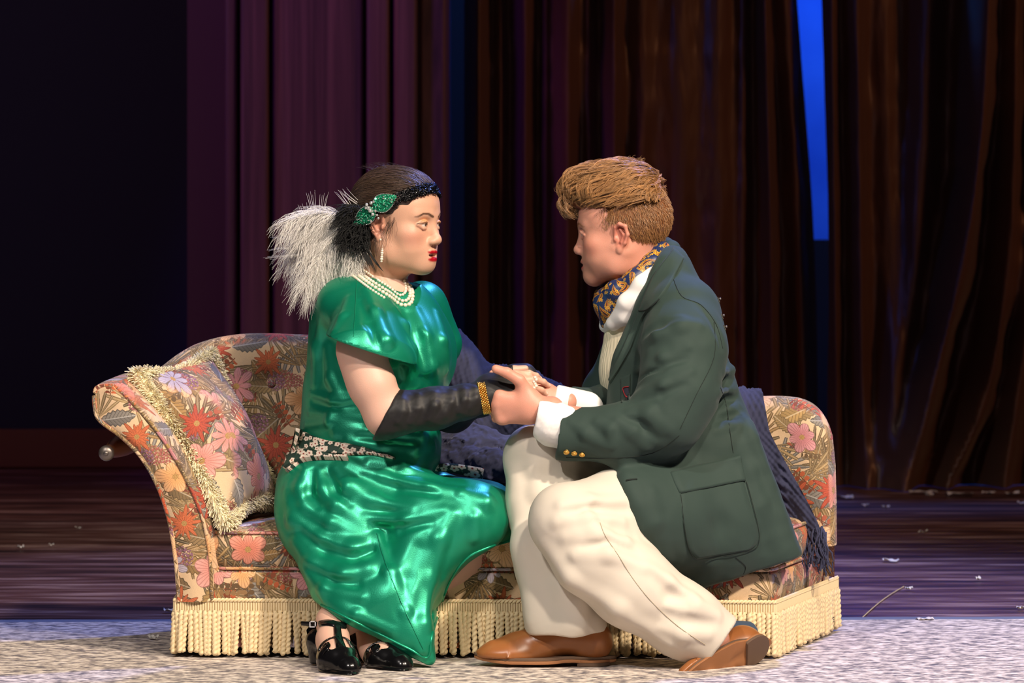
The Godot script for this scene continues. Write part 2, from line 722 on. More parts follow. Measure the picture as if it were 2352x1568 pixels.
func materials() -> void:
	var fl := mat(Color.WHITE, 0.42)
	fl.albedo_texture = streaks(11, 512, 1024, 0.7, 15.0, [[0.0, Color8(30, 19, 18)], [0.35, Color8(66, 40, 34)], [0.55, Color8(86, 54, 48)], [0.75, Color8(104, 78, 76)], [1.0, Color8(160, 132, 126)]])
	fl.uv1_scale = Vector3(0.25, 0.5, 1)
	M.floor = fl
	var rg := mat(Color.WHITE, 0.95)
	rg.albedo_texture = streaks(23, 640, 1024, 4.5, 24.0, [[0.0, Color8(84, 82, 92)], [0.30, Color8(138, 130, 130)], [0.5, Color8(190, 178, 170)], [0.7, Color8(216, 204, 194)], [1.0, Color8(238, 230, 222)]])
	rg.uv1_scale = Vector3(0.9, 1.5, 1)
	bump(rg, rg.albedo_texture, 0.5)
	M.rug = rg
	M.rug_edge = mat(Color8(104, 112, 134), 0.95)
	M.navy = mat(Color8(14, 26, 48), 0.8)
	M.skirting = mat(Color8(92, 56, 36), 0.6)
	M.flat_brown = mat(Color8(72, 46, 38), 0.7)
	var pil := mat(Color.WHITE, 0.55)
	pil.albedo_texture = streaks(31, 256, 256, 2.0, 1.0, [[0.0, Color8(76, 50, 52)], [0.5, Color8(98, 66, 66)], [1.0, Color8(120, 84, 80)]])
	M.pilaster = pil
	M.groove = mat(Color8(58, 34, 26), 0.7)
	M.black = mat(Color8(12, 11, 12), 0.9)
	var cu := mat(Color8(92, 60, 46), 0.42)
	cu.metallic = 0.15
	cu.rim_enabled = true
	cu.rim = 0.4
	M.curtain = cu
	M.paper = mat(Color8(214, 210, 205), 0.8)
	M.thread = mat(Color8(190, 170, 130), 0.8)
	materials_more()

# ---------------------------------------------------------------- the set
func setting() -> void:
	var g := Geo.new()
	var rows := []
	var uvs := []
	for r in 2:
		var z := -9.0 if r == 0 else 7.0
		rows.append(PackedVector3Array([Vector3(-8, 0, z), Vector3(8, 0, z)]))
		uvs.append([Vector2(-8, z), Vector2(8, z)])
	g.grid(rows, false, uvs)
	g.box(Vector3(0, -0.06, -1), Vector3(8, 0.05, 8))
	structure("floor", g, M.floor)
	# rug with a narrow bluish border along its upstage edge
	var rt := thing("rug", "pale beige and grey worn rug lying under the chaise", "rug", Vector3(0, 0, 0.5))
	g = Geo.new()
	rows = []
	uvs = []
	var nz := 40
	for r in nz:
		var t := float(r) / (nz - 1)
		var row := PackedVector3Array()
		var ur := []
		for q in 41:
			var x := lerpf(-2.3, 2.3, q / 40.0)
			var zb := -0.80 - 0.030 * x
			var z := lerpf(zb, 2.4, t)
			row.append(Vector3(x, 0.008 + 0.0012 * sin(x * 3.0 + z * 4.0), z))
			ur.append(Vector2(x, z))
		rows.append(row)
		uvs.append(ur)
	g.grid(rows, false, uvs)
	built("pile", g, M.rug, rt)
	g = Geo.new()
	rows = []
	for r in 4:
		var row := PackedVector3Array()
		for q in 41:
			var x := lerpf(-2.3, 2.3, q / 40.0)
			var zb := -0.80 - 0.030 * x
			row.append(Vector3(x, [0.0, 0.009, 0.009, 0.006][r], zb - [0.055, 0.05, 0.0, -0.004][r] + 0.004 * sin(x * 40.0)))
		rows.append(row)
	g.grid(rows)
	built("border", g, M.rug_edge, rt)
	# navy wall upstage left with its brown skirting
	g = Geo.new()
	var zb := -6.9
	var xr := sight(470, 500, zb).x
	g.box(Vector3((xr - 6.0) * 0.5, 3.0, zb - 0.1), Vector3((xr + 6.0) * 0.5, 3.0, 0.1))
	structure("wall_back", g, M.navy)
	g = Geo.new()
	var yt := sight(0, 985, zb).y
	g.box(Vector3((xr - 6.0) * 0.5, yt * 0.5, zb + 0.015), Vector3((xr + 6.0) * 0.5, yt * 0.5, 0.015), Basis(), 0.006)
	structure("baseboard_back", g, M.skirting)
	# return wall and fluted pilaster
	var zp := -5.5
	g = Geo.new()
	var x0 := sight(430, 0, zp - 0.25).x
	var x1 := sight(520, 0, zp - 0.25).x
	g.box(Vector3((x0 + x1) * 0.5, 3.0, zp - 0.85), Vector3((x1 - x0) * 0.5, 3.0, 0.6))
	structure("wall_left", g, M.flat_brown)
	var pn := Node3D.new()
	pn.name = "trim_1"
	pn.set_meta("kind", "structure")
	pn.set_meta("label", "violet lit panelled pilaster behind the woman")
	add_child(pn)
	g = Geo.new()
	x0 = sight(512, 0, zp).x
	x1 = sight(1030, 0, zp).x
	g.box(Vector3((x0 + x1) * 0.5, 3.0, zp - 0.3), Vector3((x1 - x0) * 0.5, 3.0, 0.2))
	built("core", g, M.groove, pn)
	for s in [[515, 543, 0.0], [553, 617, 0.02], [625, 834, -0.01], [842, 894, 0.02], [903, 957, 0.0]]:
		g = Geo.new()
		var a := sight(s[0], 0, zp).x
		var b := sight(s[1], 0, zp).x
		var rws := []
		var uu := []
		# each board has rounded long edges
		var prof := [[0.0, -0.10], [0.0, -0.012], [0.006, -0.003], [0.014, 0.0], [0.5, 0.0], [-0.014, 0.0], [-0.006, -0.003], [0.0, -0.012], [0.0, -0.10]]
		for yy in [6.0, 0.0]:
			var row := PackedVector3Array()
			var ur := []
			for i in prof.size():
				var px: float = a + prof[i][0] if i < 4 else (lerpf(a, b, 0.5) if i == 4 else b + prof[i][0])
				row.append(Vector3(px, yy, zp + s[2] + prof[i][1]))
				ur.append(Vector2(px * 1.3, yy * 0.2))
			rws.append(row)
			uu.append(ur)
		g.grid(rws, false, uu)
		built("board", g, M.pilaster, pn)
	# recessed jamb beyond the pilaster
	g = Geo.new()
	x0 = sight(958, 0, zp - 0.1).x
	x1 = sight(1030, 0, zp - 0.1).x
	g.box(Vector3((x0 + x1) * 0.5, 3.0, zp - 0.14), Vector3((x1 - x0) * 0.5, 3.0, 0.05), Basis(), 0.02)
	built("jamb", g, M.pilaster, pn)
	# black masking at the far back, blue sky cloth above it
	g = Geo.new()
	g.box(Vector3(2.0, 3.5, -8.5), Vector3(9.0, 3.5, 0.05))
	g.box(Vector3(2.4, 0.45, -8.05), Vector3(4.4, 0.47, 0.03))
	structure("wall_far", g, M.black)
	g = Geo.new()
	rows = []
	for r in 12:
		var row := PackedVector3Array()
		for q in 30:
			var x := lerpf(0.2, 3.2, q / 29.0)
			row.append(Vector3(x, lerpf(4.6, 0.90, r / 11.0), -8.2 + 0.01 * sin(x * 9.0)))
		rows.append(row)
	g.grid(rows)
	var bd := built("backdrop", g, M.sky)
	bd.set_meta("kind", "structure")
	bd.set_meta("label", "blue lit sky cloth with painted branches seen between the curtains")
	curtains()

func curtain_panel(edge_l: Array, edge_r: Array, folds: Array, z0: float, n: int, seed_: int) -> Geo:
	# edges and folds are picture columns given at heights; z0 is the depth of the rail
	var f := FastNoiseLite.new()
	f.seed = seed_
	f.frequency = 0.9
	var g := Geo.new()
	var rows := []
	var nr := 70
	for r in nr:
		var y := lerpf(-160.0, 1109.0, float(r) / (nr - 1))
		var row := PackedVector3Array()
		var xl := along(edge_l, y)
		var xr := along(edge_r, y)
		for q in n:
			var u := float(q) / (n - 1)
			var px := lerpf(xl, xr, u)
			var dz := 0.0
			for fo in folds:
				var c := along(fo[0], y)
				var w: float = fo[1] * (1.0 + 0.35 * f.get_noise_2d(c * 0.01, y * 0.004))
				var e := (px - c) / w
				dz += fo[2] * exp(-e * e)
			dz += 0.02 * f.get_noise_2d(px * 0.008, y * 0.0016) + 0.004 * f.get_noise_2d(px * 0.02, y * 0.006)
			var p := sight(px, y, z0)
			p.z += dz
			if r == nr - 1: p.y = 0.002
			row.append(p)
		rows.append(row)
	g.grid(rows)
	return g

func straight(x: float) -> Array:
	return [Vector2(-200, x), Vector2(1200, x)]

func curtains() -> void:
	var fl := []
	for q in [[1100, 22, 0.18], [1150, 13, 0.08], [1205, 22, 0.15], [1252, 13, 0.07], [1302, 28, 0.17], [1352, 16, 0.08], [1408, 20, 0.17], [1470, 34, 0.08], [1560, 48, 0.09], [1650, 34, 0.07], [1706, 16, 0.05]]:
		fl.append([straight(q[0]), q[1], q[2]])
	fl.append([[Vector2(0, 1752), Vector2(600, 1766), Vector2(1100, 1772)], 16, 0.13])
	fl.append([[Vector2(0, 1800), Vector2(600, 1835), Vector2(1100, 1850)], 22, 0.08])
	var g := curtain_panel(straight(1066), [Vector2(0, 1830), Vector2(550, 1870), Vector2(1100, 1880)], fl, -6.0, 330, 3)
	tag(built("curtain", g, M.curtain), "tall dark brown satin curtain hanging behind the man, left of the blue gap", "curtain", "brown stage curtains")
	fl = []
	for q in [[1910, 16, 0.10], [1966, 24, 0.12], [2030, 30, 0.06]]:
		fl.append([[Vector2(0, q[0] - 4), Vector2(1100, q[0] + 10)], q[1], q[2]])
	fl.append([[Vector2(0, 2125), Vector2(500, 2105), Vector2(800, 2072), Vector2(1000, 2030), Vector2(1100, 1990)], 40, 0.13])
	fl.append([[Vector2(0, 2246), Vector2(300, 2232), Vector2(600, 2190), Vector2(850, 2130), Vector2(1000, 2092), Vector2(1100, 2060)], 34, 0.34])
	fl.append([[Vector2(0, 2318), Vector2(300, 2312), Vector2(550, 2302), Vector2(800, 2270), Vector2(950, 2232), Vector2(1100, 2160)], 30, 0.24])
	fl.append([[Vector2(0, 2400), Vector2(400, 2372), Vector2(800, 2336), Vector2(1100, 2290)], 30, 0.22])
	fl.append([[Vector2(0, 2480), Vector2(1100, 2420)], 30, 0.18])
	fl.append([[Vector2(0, 2560), Vector2(1100, 2520)], 30, 0.18])
	g = curtain_panel([Vector2(0, 1886), Vector2(550, 1900), Vector2(1100, 1898)], straight(2620), fl, -5.9, 300, 9)
	tag(built("curtain", g, M.curtain), "dark brown satin curtain with sweeping folds, right of the blue gap", "curtain", "brown stage curtains")

func scraps() -> void:
	# picture column and row, width there, turn, how it is told apart
	var spots := [
		[462, 1214, 26, 0.2, "flat cream paper scrap alone on the dark floor left of the arm"],
		[1938, 1146, 40, 0.1, "long white paper scrap on the floor just behind the wing end"],
		[1988, 1165, 14, 0.5, "tiny round paper scrap between the wing end and the curtain fold"],
		[2122, 1134, 60, 0.15, "large crumpled white paper scrap at the foot of the curtain"],
		[2136, 1140, 18, 0.8, "small paper scrap just in front of the large crumpled one"],
		[2205, 1138, 62, 0.1, "widest white paper scrap, one of the row under the right curtain"],
		[2270, 1136, 30, -0.2, "folded paper scrap second from the frame edge under the curtain"],
		[2325, 1138, 34, 0.3, "white paper scrap nearest the frame edge under the curtain"],
		[2345, 1160, 14, 0.1, "tiny paper scrap cut by the right frame edge below the curtain"],
		[2034, 1168, 16, 0.4, "small dim paper scrap below the brown curtain fold"],
		[2120, 1226, 20, 0.2, "single curled paper scrap on the open floor right of the chaise"],
		[2046, 1292, 34, 0.1, "long thin paper scrap lying level with the seat fringe"],
		[2246, 1334, 12, 0.6, "tiny white paper speck on the violet tinted floor at right"],
		[2088, 1357, 16, 0.1, "small paper scrap at the upper tip of the straw"],
		[2345, 1402, 18, 0.9, "bright upright paper scrap by the right frame edge near the rug"],
		[2124, 1430, 36, 0.5, "white paper sliver lying on the back edge of the rug"],
		[390, 1408, 26, 0.2, "white paper sliver on the floor touching the left end of the fringe"],
		[118, 1256, 12, 0.3, "tiny paper speck far left on the dark floor, the nearer one"],
		[352, 1478, 24, -0.3, "pale paper curl on the rug left of the chaise foot"],
		[180, 1218, 16, 0.1, "small dim paper scrap on the dark floor under the scrolled arm"],
		[48, 1262, 14, 0.4, "paper speck closest to the left frame edge"]]
	rng.seed = 77
	for i in spots.size():
		var s: Array = spots[i]
		var z: float = EYE_BACK - EYE_HEIGHT * FOCAL / (s[1] - 500.0)
		var k := (EYE_BACK - z) / FOCAL
		var w: float = s[2] * k * 0.5
		var g := Geo.new()
		var rows := []
		var nr := 4
		for r in nr:
			var row := PackedVector3Array()
			for q in 6:
				var u := q / 5.0 - 0.5
				var v := r / 3.0 - 0.5
				row.append(Vector3(u * 2.0 * w, 0.004 + 0.012 * absf(u) * rng.randf() + 0.008 * rng.randf(), v * w * 1.3 + 0.2 * w * sin(u * 5.0)))
			rows.append(row)
		g.grid(rows)
		var low := []
		for r in nr:
			var row := PackedVector3Array()
			for p in rows[r]:
				row.append(p - Vector3(0, 0.0012, 0))
			low.append(row)
		g.grid(low, true)
		var o := built("paper_scrap", g, M.paper)
		var on_rug := z > -0.82
		o.position = Vector3((s[0] - 1176.0) * k, 0.009 if on_rug else 0.0, z)
		o.rotation.y = s[3]
		tag(o, s[4], "paper scrap", "torn paper scraps")
	# a loose strand of straw on the floor
	var g := Geo.new()
	var pts := []
	for i in 12:
		var t := i / 11.0
		var px := lerpf(1978, 2076, t)
		var py := lerpf(1424, 1350, t) - 6.0 * sin(t * PI)
		var z := EYE_BACK - EYE_HEIGHT * FOCAL / (py - 500.0)
		pts.append(Vector3((px - 1176.0) * (EYE_BACK - z) / FOCAL, 0.004, z))
	g.tube(pts, [0.0016], 5)
	tag(built("straw", g, M.thread), "long thin pale straw lying on the dark floor", "straw")

# ---------------------------------------------------------------- tapestry print
func floral(size: int, seed_: int) -> Image:
	var im := Image.create(size, size, false, Image.FORMAT_RGB8)
	im.fill(Color8(222, 190, 152))
	var r := RandomNumberGenerator.new()
	r.seed = seed_
	var spots := []
	# palm leaves and broad leaves first, then berries, then flowers above
	for i in 170:
		spots.append([r.randf(), r.randf(), "fan", r.randf_range(0.075, 0.11)])
	for i in 60:
		spots.append([r.randf(), r.randf(), "leaf", r.randf_range(0.045, 0.07)])
	for i in 60:
		spots.append([r.randf(), r.randf(), "sprig", r.randf_range(0.035, 0.05)])
	for i in 34:
		spots.append([r.randf(), r.randf(), "berry", r.randf_range(0.022, 0.034)])
	var cells := 7
	var kinds := ["dahlia", "round", "daisy", "dahlia", "cup", "round", "dahlia"]
	for iy in cells:
		for ixx in cells:
			spots.append([(ixx + 0.5 + r.randf_range(-0.3, 0.3) + 0.5 * (iy % 2)) / cells, (iy + 0.5 + r.randf_range(-0.3, 0.3)) / cells, kinds[(ixx * 3 + iy * 2) % 7], r.randf_range(0.050, 0.078)])
	var leaves := [Color8(168, 132, 84), Color8(146, 120, 84), Color8(176, 146, 100), Color8(142, 134, 124), Color8(128, 108, 76), Color8(186, 150, 96)]
	var oranges := [Color8(204, 84, 44), Color8(212, 104, 58), Color8(188, 72, 46), Color8(220, 124, 70)]
	var pales := [Color8(222, 148, 136), Color8(182, 168, 184), Color8(230, 168, 110), Color8(206, 134, 136), Color8(234, 186, 140), Color8(220, 132, 108)]
	for s in spots:
		var rot := r.randf() * TAU
		var rad: float = s[3] * size
		var cx: float = s[0] * size
		var cy: float = s[1] * size
		var kind: String = s[2]
		var col: Color
		match kind:
			"fan", "leaf": col = leaves[r.randi() % leaves.size()]
			"dahlia": col = oranges[r.randi() % oranges.size()]
			"sprig": col = [Color8(190, 96, 58), Color8(150, 116, 78), Color8(172, 90, 66)][r.randi() % 3]
			"berry": col = [Color8(150, 86, 90), Color8(168, 98, 88), Color8(144, 98, 116)][r.randi() % 3]
			_: col = pales[r.randi() % pales.size()]
		var n := 6
		if kind == "dahlia": n = 12 + r.randi() % 3
		elif kind == "round": n = 5 + r.randi() % 2
		elif kind == "daisy": n = 9
		var dark := col.darkened(0.30)
		var light := col.lightened(0.30)
		var ph := r.randf() * 7.0
		var q := int(rad) + 1
		for y in range(-q, q + 1):
			for x in range(-q, q + 1):
				var d := sqrt(float(x * x + y * y)) / rad
				if d > 1.0:
					continue
				var a := fposmod(atan2(y, x) - rot, TAU)
				var c := Color(0, 0, 0, 0)
				match kind:
					"fan":
						if a < 2.7:
							var k := a * 3.3
							var w := absf(fposmod(k, 1.0) - 0.5) * 2.0
							var lim := (0.92 - 0.62 * d * d) * (0.86 + 0.14 * sin(floorf(k) * 2.1 + ph))
							if w < lim:
								# each blade has its own tone, a pale rib and a shaded side
								var tone := 0.5 + 0.5 * sin(floorf(k) * 4.7 + ph)
								c = dark.lerp(col, tone).lerp(light, 0.6 if w < 0.12 else 0.0)
								if fposmod(k, 1.0) > 0.62: c = c.darkened(0.14)
								if w > lim - 0.13: c = dark
					"leaf":
						var u := d * cos(a)
						var v := d * sin(a)
						var hw := 0.46 * (1.0 - u * u) * (0.90 + 0.10 * sin(u * 24.0))
						if absf(v) < hw:
							var vein := absf(fposmod((u * 5.0 - absf(v) * 4.0), 1.0) - 0.5)
							c = col if v < 0.0 else col.darkened(0.12)
							if absf(v) < 0.03: c = light
							elif vein < 0.09 or absf(v) > hw - 0.05: c = dark
					"sprig":
						var u := d * cos(a)
						var v := d * sin(a)
						var seg := fposmod(u * 2.4 + 0.5, 1.0) - 0.5
						var lx := seg
						var ly := absf(v) - 0.24
						if lx * lx * 7.0 + ly * ly * 26.0 < 1.0 and absf(u) < 0.85: c = col if v > 0.0 else dark
						elif absf(v) < 0.03: c = dark
					"berry":
						var bx := fposmod(x / rad * 2.4 + 0.5 * floorf(y / rad * 2.4 + 4.0) + 0.2 * sin(y * 0.3), 1.0) - 0.5
						var by := fposmod(y / rad * 2.4 + 4.0 + 0.2 * sin(x * 0.25), 1.0) - 0.5
						var bd := bx * bx + by * by
						if bd < 0.20: c = light if bx < -0.1 and by < -0.1 else (dark if bd > 0.14 else col)
					_:
						# petals in one or two rings
						var rings := 2 if kind == "dahlia" else 1
						for layer in rings:
							var size_k := 1.0 if layer == 0 else 0.62
							var k := a * n / TAU + 0.5 * layer
							var fr := fposmod(k, 1.0) - 0.5
							var w := absf(fr) * 2.0
							var idx := floorf(k)
							var ln := size_k * (0.84 + 0.16 * sin(idx * 2.3 + ph + layer))
							var e := 1.0 - d / ln
							if e < 0.0: continue
							var lim := 0.0
							if kind == "dahlia": lim = 1.35 * pow(e, 0.75) + 0.04
							elif kind == "daisy": lim = 0.92 * pow(minf(e * 3.0, 1.0), 0.5)
							else: lim = 1.12 * sqrt(minf(e * 2.6, 1.0))
							if d < 0.2: lim = 1.0
							if w < lim:
								var cc := col.lerp(light, 0.55 * smoothstep(0.25, 0.95, d / ln)) if layer == 0 else col.lerp(light, 0.25)
								if layer == 0 and kind == "dahlia": cc = dark.lerp(col, 0.75).lerp(light, 0.35 * (1.0 - w))
								# fine drawn lines along each petal
								var hatch := absf(fposmod(fr * 5.0 + 0.5, 1.0) - 0.5)
								if hatch < 0.13: cc = cc.lerp(dark, 0.45)
								if w > lim - 0.12: cc = dark
								c = cc
						if d < 0.14: c = Color8(196, 158, 96) if sin(x * 1.3) * sin(y * 1.3) > -0.2 else Color8(150, 104, 60)
				if c.a > 0.0:
					im.set_pixel(posmod(int(cx) + x, size), posmod(int(cy) + y, size), c)
	# thread grain
	for y in size:
		for x in size:
			if (x + y * 3) % 2 == 0:
				var c := im.get_pixel(x, y)
				im.set_pixel(x, y, c.darkened(0.04 + 0.10 * r.randf()))
	return im

func materials_more() -> void:
	var img := floral(1024, 5)
	var tx := ImageTexture.create_from_image(img)
	var up := mat(Color.WHITE, 0.85)
	up.albedo_texture = tx
	up.uv1_triplanar = true
	up.uv1_triplanar_sharpness = 12.0
	up.uv1_scale = Vector3.ONE * 1.35
	up.rim_enabled = true
	up.rim = 0.25
	bump(up, tx, 0.25)
	M.tapestry = up
	var up2 := up.duplicate()
	up2.uv1_offset = Vector3(0.37, 0.21, 0.64)
	M.tapestry_b = up2
	M.cord = mat(Color8(228, 206, 164), 0.75)
	M.tuft = mat(Color8(255, 246, 214), 0.9)
	M.wood = mat(Color8(120, 74, 40), 0.4)
	M.pewter = mat(Color8(120, 112, 106), 0.4, 0.8)
	M.felt = mat(Color8(54, 52, 54), 1.0)
	var sh := mat(Color8(50, 53, 80), 0.95)
	sh.rim_enabled = true
	sh.rim = 0.5
	M.shawl = sh
	# sky cloth: blue dye with darker painted branches
	var im := Image.create(256, 256, false, Image.FORMAT_RGB8)
	var f := FastNoiseLite.new()
	f.seed = 4
	f.frequency = 0.012
	for y in 256:
		for x in 256:
			var q := f.get_noise_2d(x, y)
			im.set_pixel(x, y, Color(0.16, 0.42, 0.82).lerp(Color(0.30, 0.62, 1.0), clampf(0.5 + q * 0.9, 0, 1)))
	var rr := RandomNumberGenerator.new()
	rr.seed = 12
	for b in 26:
		var p := Vector2(rr.randf() * 256.0, rr.randf() * 150.0)
		var d := Vector2.from_angle(rr.randf() * TAU)
		for i in 60:
			d = d.rotated(rr.randf_range(-0.22, 0.22))
			p += d * 1.2
			for k in 2:
				im.set_pixel(posmod(int(p.x) + k, 256), posmod(int(p.y), 256), Color(0.06, 0.18, 0.45))
	var sk := mat(Color.WHITE, 0.9)
	sk.albedo_texture = ImageTexture.create_from_image(im)
	M.sky = sk
	materials_people()

# ---------------------------------------------------------------- the chaise longue
var seat_plan := []

func ring(plan: Array, y: float, inset: float) -> PackedVector3Array:
	var out := PackedVector3Array()
	var n := plan.size()
	for i in n:
		var a: Vector2 = plan[(i - 1 + n) % n]
		var b: Vector2 = plan[(i + 1) % n]
		var t := (b - a).normalized()
		var p: Vector2 = plan[i] + Vector2(t.y, -t.x) * inset
		out.append(Vector3(p.x, y, p.y))
	return out

# corners given front left, front right, back right, back left; returns a rounded loop running that way
func rounded_plan(c: Array, r: float, per := 24) -> Array:
	var out := []
	var n := c.size()
	for i in n:
		var p: Vector2 = c[i]
		var a: Vector2 = (c[(i - 1 + n) % n] - p).normalized()
		var b: Vector2 = (c[(i + 1) % n] - p).normalized()
		for j in 6:
			var t := j / 5.0
			var q0 := p + a * r
			var q2 := p + b * r
			out.append(q0.lerp(p, t).lerp(p.lerp(q2, t), t))
		var e0 := p + b * r
		var nx: Vector2 = c[(i + 1) % n]
		var e1: Vector2 = nx - b * r
		for j in range(1, per):
			out.append(e0.lerp(e1, float(j) / per))
	return out

func puff(plan: Array, levels: Array, crown: float) -> Geo:
	# levels: [height, inset]; closed at the top by rings that shrink to the middle and rise by the crown
	var g := Geo.new()
	var rows := []
	for l in levels:
		rows.append(ring(plan, l[0], l[1]))
	var top: PackedVector3Array = rows[rows.size() - 1]
	var mid := Vector3.ZERO
	for p in top: mid += p
	mid /= top.size()
	for k in range(1, 9):
		var t := k / 8.0
		var row := PackedVector3Array()
		for p in top:
			var q := p.lerp(mid, t * 0.985)
			q.y = p.y + crown * (1.0 - (1.0 - t) * (1.0 - t))
			row.append(q)
		rows.append(row)
	g.grid(rows, true, [], true)
	return g

func twisted(length: float, r: float, turns: float, rings: int) -> Geo:
	# a two-ply cord hanging from the origin
	var g := Geo.new()
	var rows := []
	for i in rings:
		var t := float(i) / (rings - 1)
		var row := PackedVector3Array()
		var taper := 1.0
		if t < 0.05: taper = 0.7
		if t > 0.94: taper = 1.15 if t < 0.99 else 0.4
		for j in 8:
			var an := TAU * j / 8.0
			var lobe := 0.62 + 0.48 * absf(cos(an - turns * TAU * 0.5 * t))
			row.append(Vector3(cos(an) * r * lobe * taper, -length * t, sin(an) * r * lobe * taper))
		rows.append(row)
	g.grid(rows, true, [], true)
	return g

func top_line(px: float) -> float:
	return along([Vector2(330, 872), Vector2(370, 842), Vector2(410, 812), Vector2(455, 788), Vector2(520, 771), Vector2(590, 765), Vector2(720, 769), Vector2(880, 776), Vector2(1020, 808), Vector2(1080, 828), Vector2(1180, 868), Vector2(1260, 898), Vector2(1340, 918), Vector2(1450, 932), Vector2(1600, 926), Vector2(1700, 914), Vector2(1760, 909), Vector2(1822, 911), Vector2(1858, 921), Vector2(1884, 941), Vector2(1902, 970), Vector2(1913, 1006), Vector2(1918, 1060)], px)

const BUTTONS := [[705.0, 938.0], [560.0, 990.0], [620.0, 880.0], [860.0, 930.0], [960.0, 1010.0], [1030.0, 930.0], [1200.0, 1000.0], [1400.0, 1030.0], [1600.0, 1030.0]]

# a point of the back: px is the picture column, v runs 0 at the seat, up the front, over the top at 0.6 and down behind to 1
func back_point(px: float, v: float, off := 0.0) -> Vector3:
	var zc := -0.47
	var thick := 0.075
	var endr := clampf((1919.0 - px) / 40.0, 0.0, 1.0)
	var endl := clampf((px - 326.0) / 40.0, 0.0, 1.0)
	thick *= sqrt(1.0 - (1.0 - endr) * (1.0 - endr)) * sqrt(1.0 - (1.0 - endl) * (1.0 - endl)) + 0.02
	# the end of the back comes forward as a low wing
	zc += 0.06 * smoothstep(1740.0, 1900.0, px)
	var top := sight(px, top_line(px), zc).y
	var x := sight(px, 900, zc).x
	var roll := thick + off
	var y0 := 0.235
	var p := Vector3(x, 0, 0)
	if v < 0.5:
		var t := v / 0.5
		p.y = lerpf(y0, top - thick, t)
		p.z = zc + thick + 0.035 * (1.0 - t) * (1.0 - t) + 0.02 * sin(t * PI) + off
	elif v < 0.75:
		var an := (v - 0.5) / 0.25 * PI
		p.y = top - thick + sin(an) * roll
		p.z = zc + cos(an) * roll
	else:
		var t := (v - 0.75) / 0.25
		p.y = lerpf(top - thick, 0.15, t)
		p.z = zc - roll
	# the left end stays behind the scrolled arm
	p.x = maxf(p.x, along([Vector2(0.11, -0.765), Vector2(0.225, -0.765), Vector2(0.32, -0.775), Vector2(0.40, -0.80), Vector2(0.467, -0.84), Vector2(0.513, -0.885), Vector2(0.60, -0.92)], p.y) + 0.03)
	if v < 0.6:
		for b in BUTTONS:
			var q := sight(b[0], b[1], zc + thick)
			var d := Vector2(p.x - q.x, p.y - q.y).length()
			p.z -= (0.030 * exp(-d * d / 0.0012) + 0.02 * exp(-d * d / 0.008)) * (1.0 if off == 0.0 else 0.5)
	return p

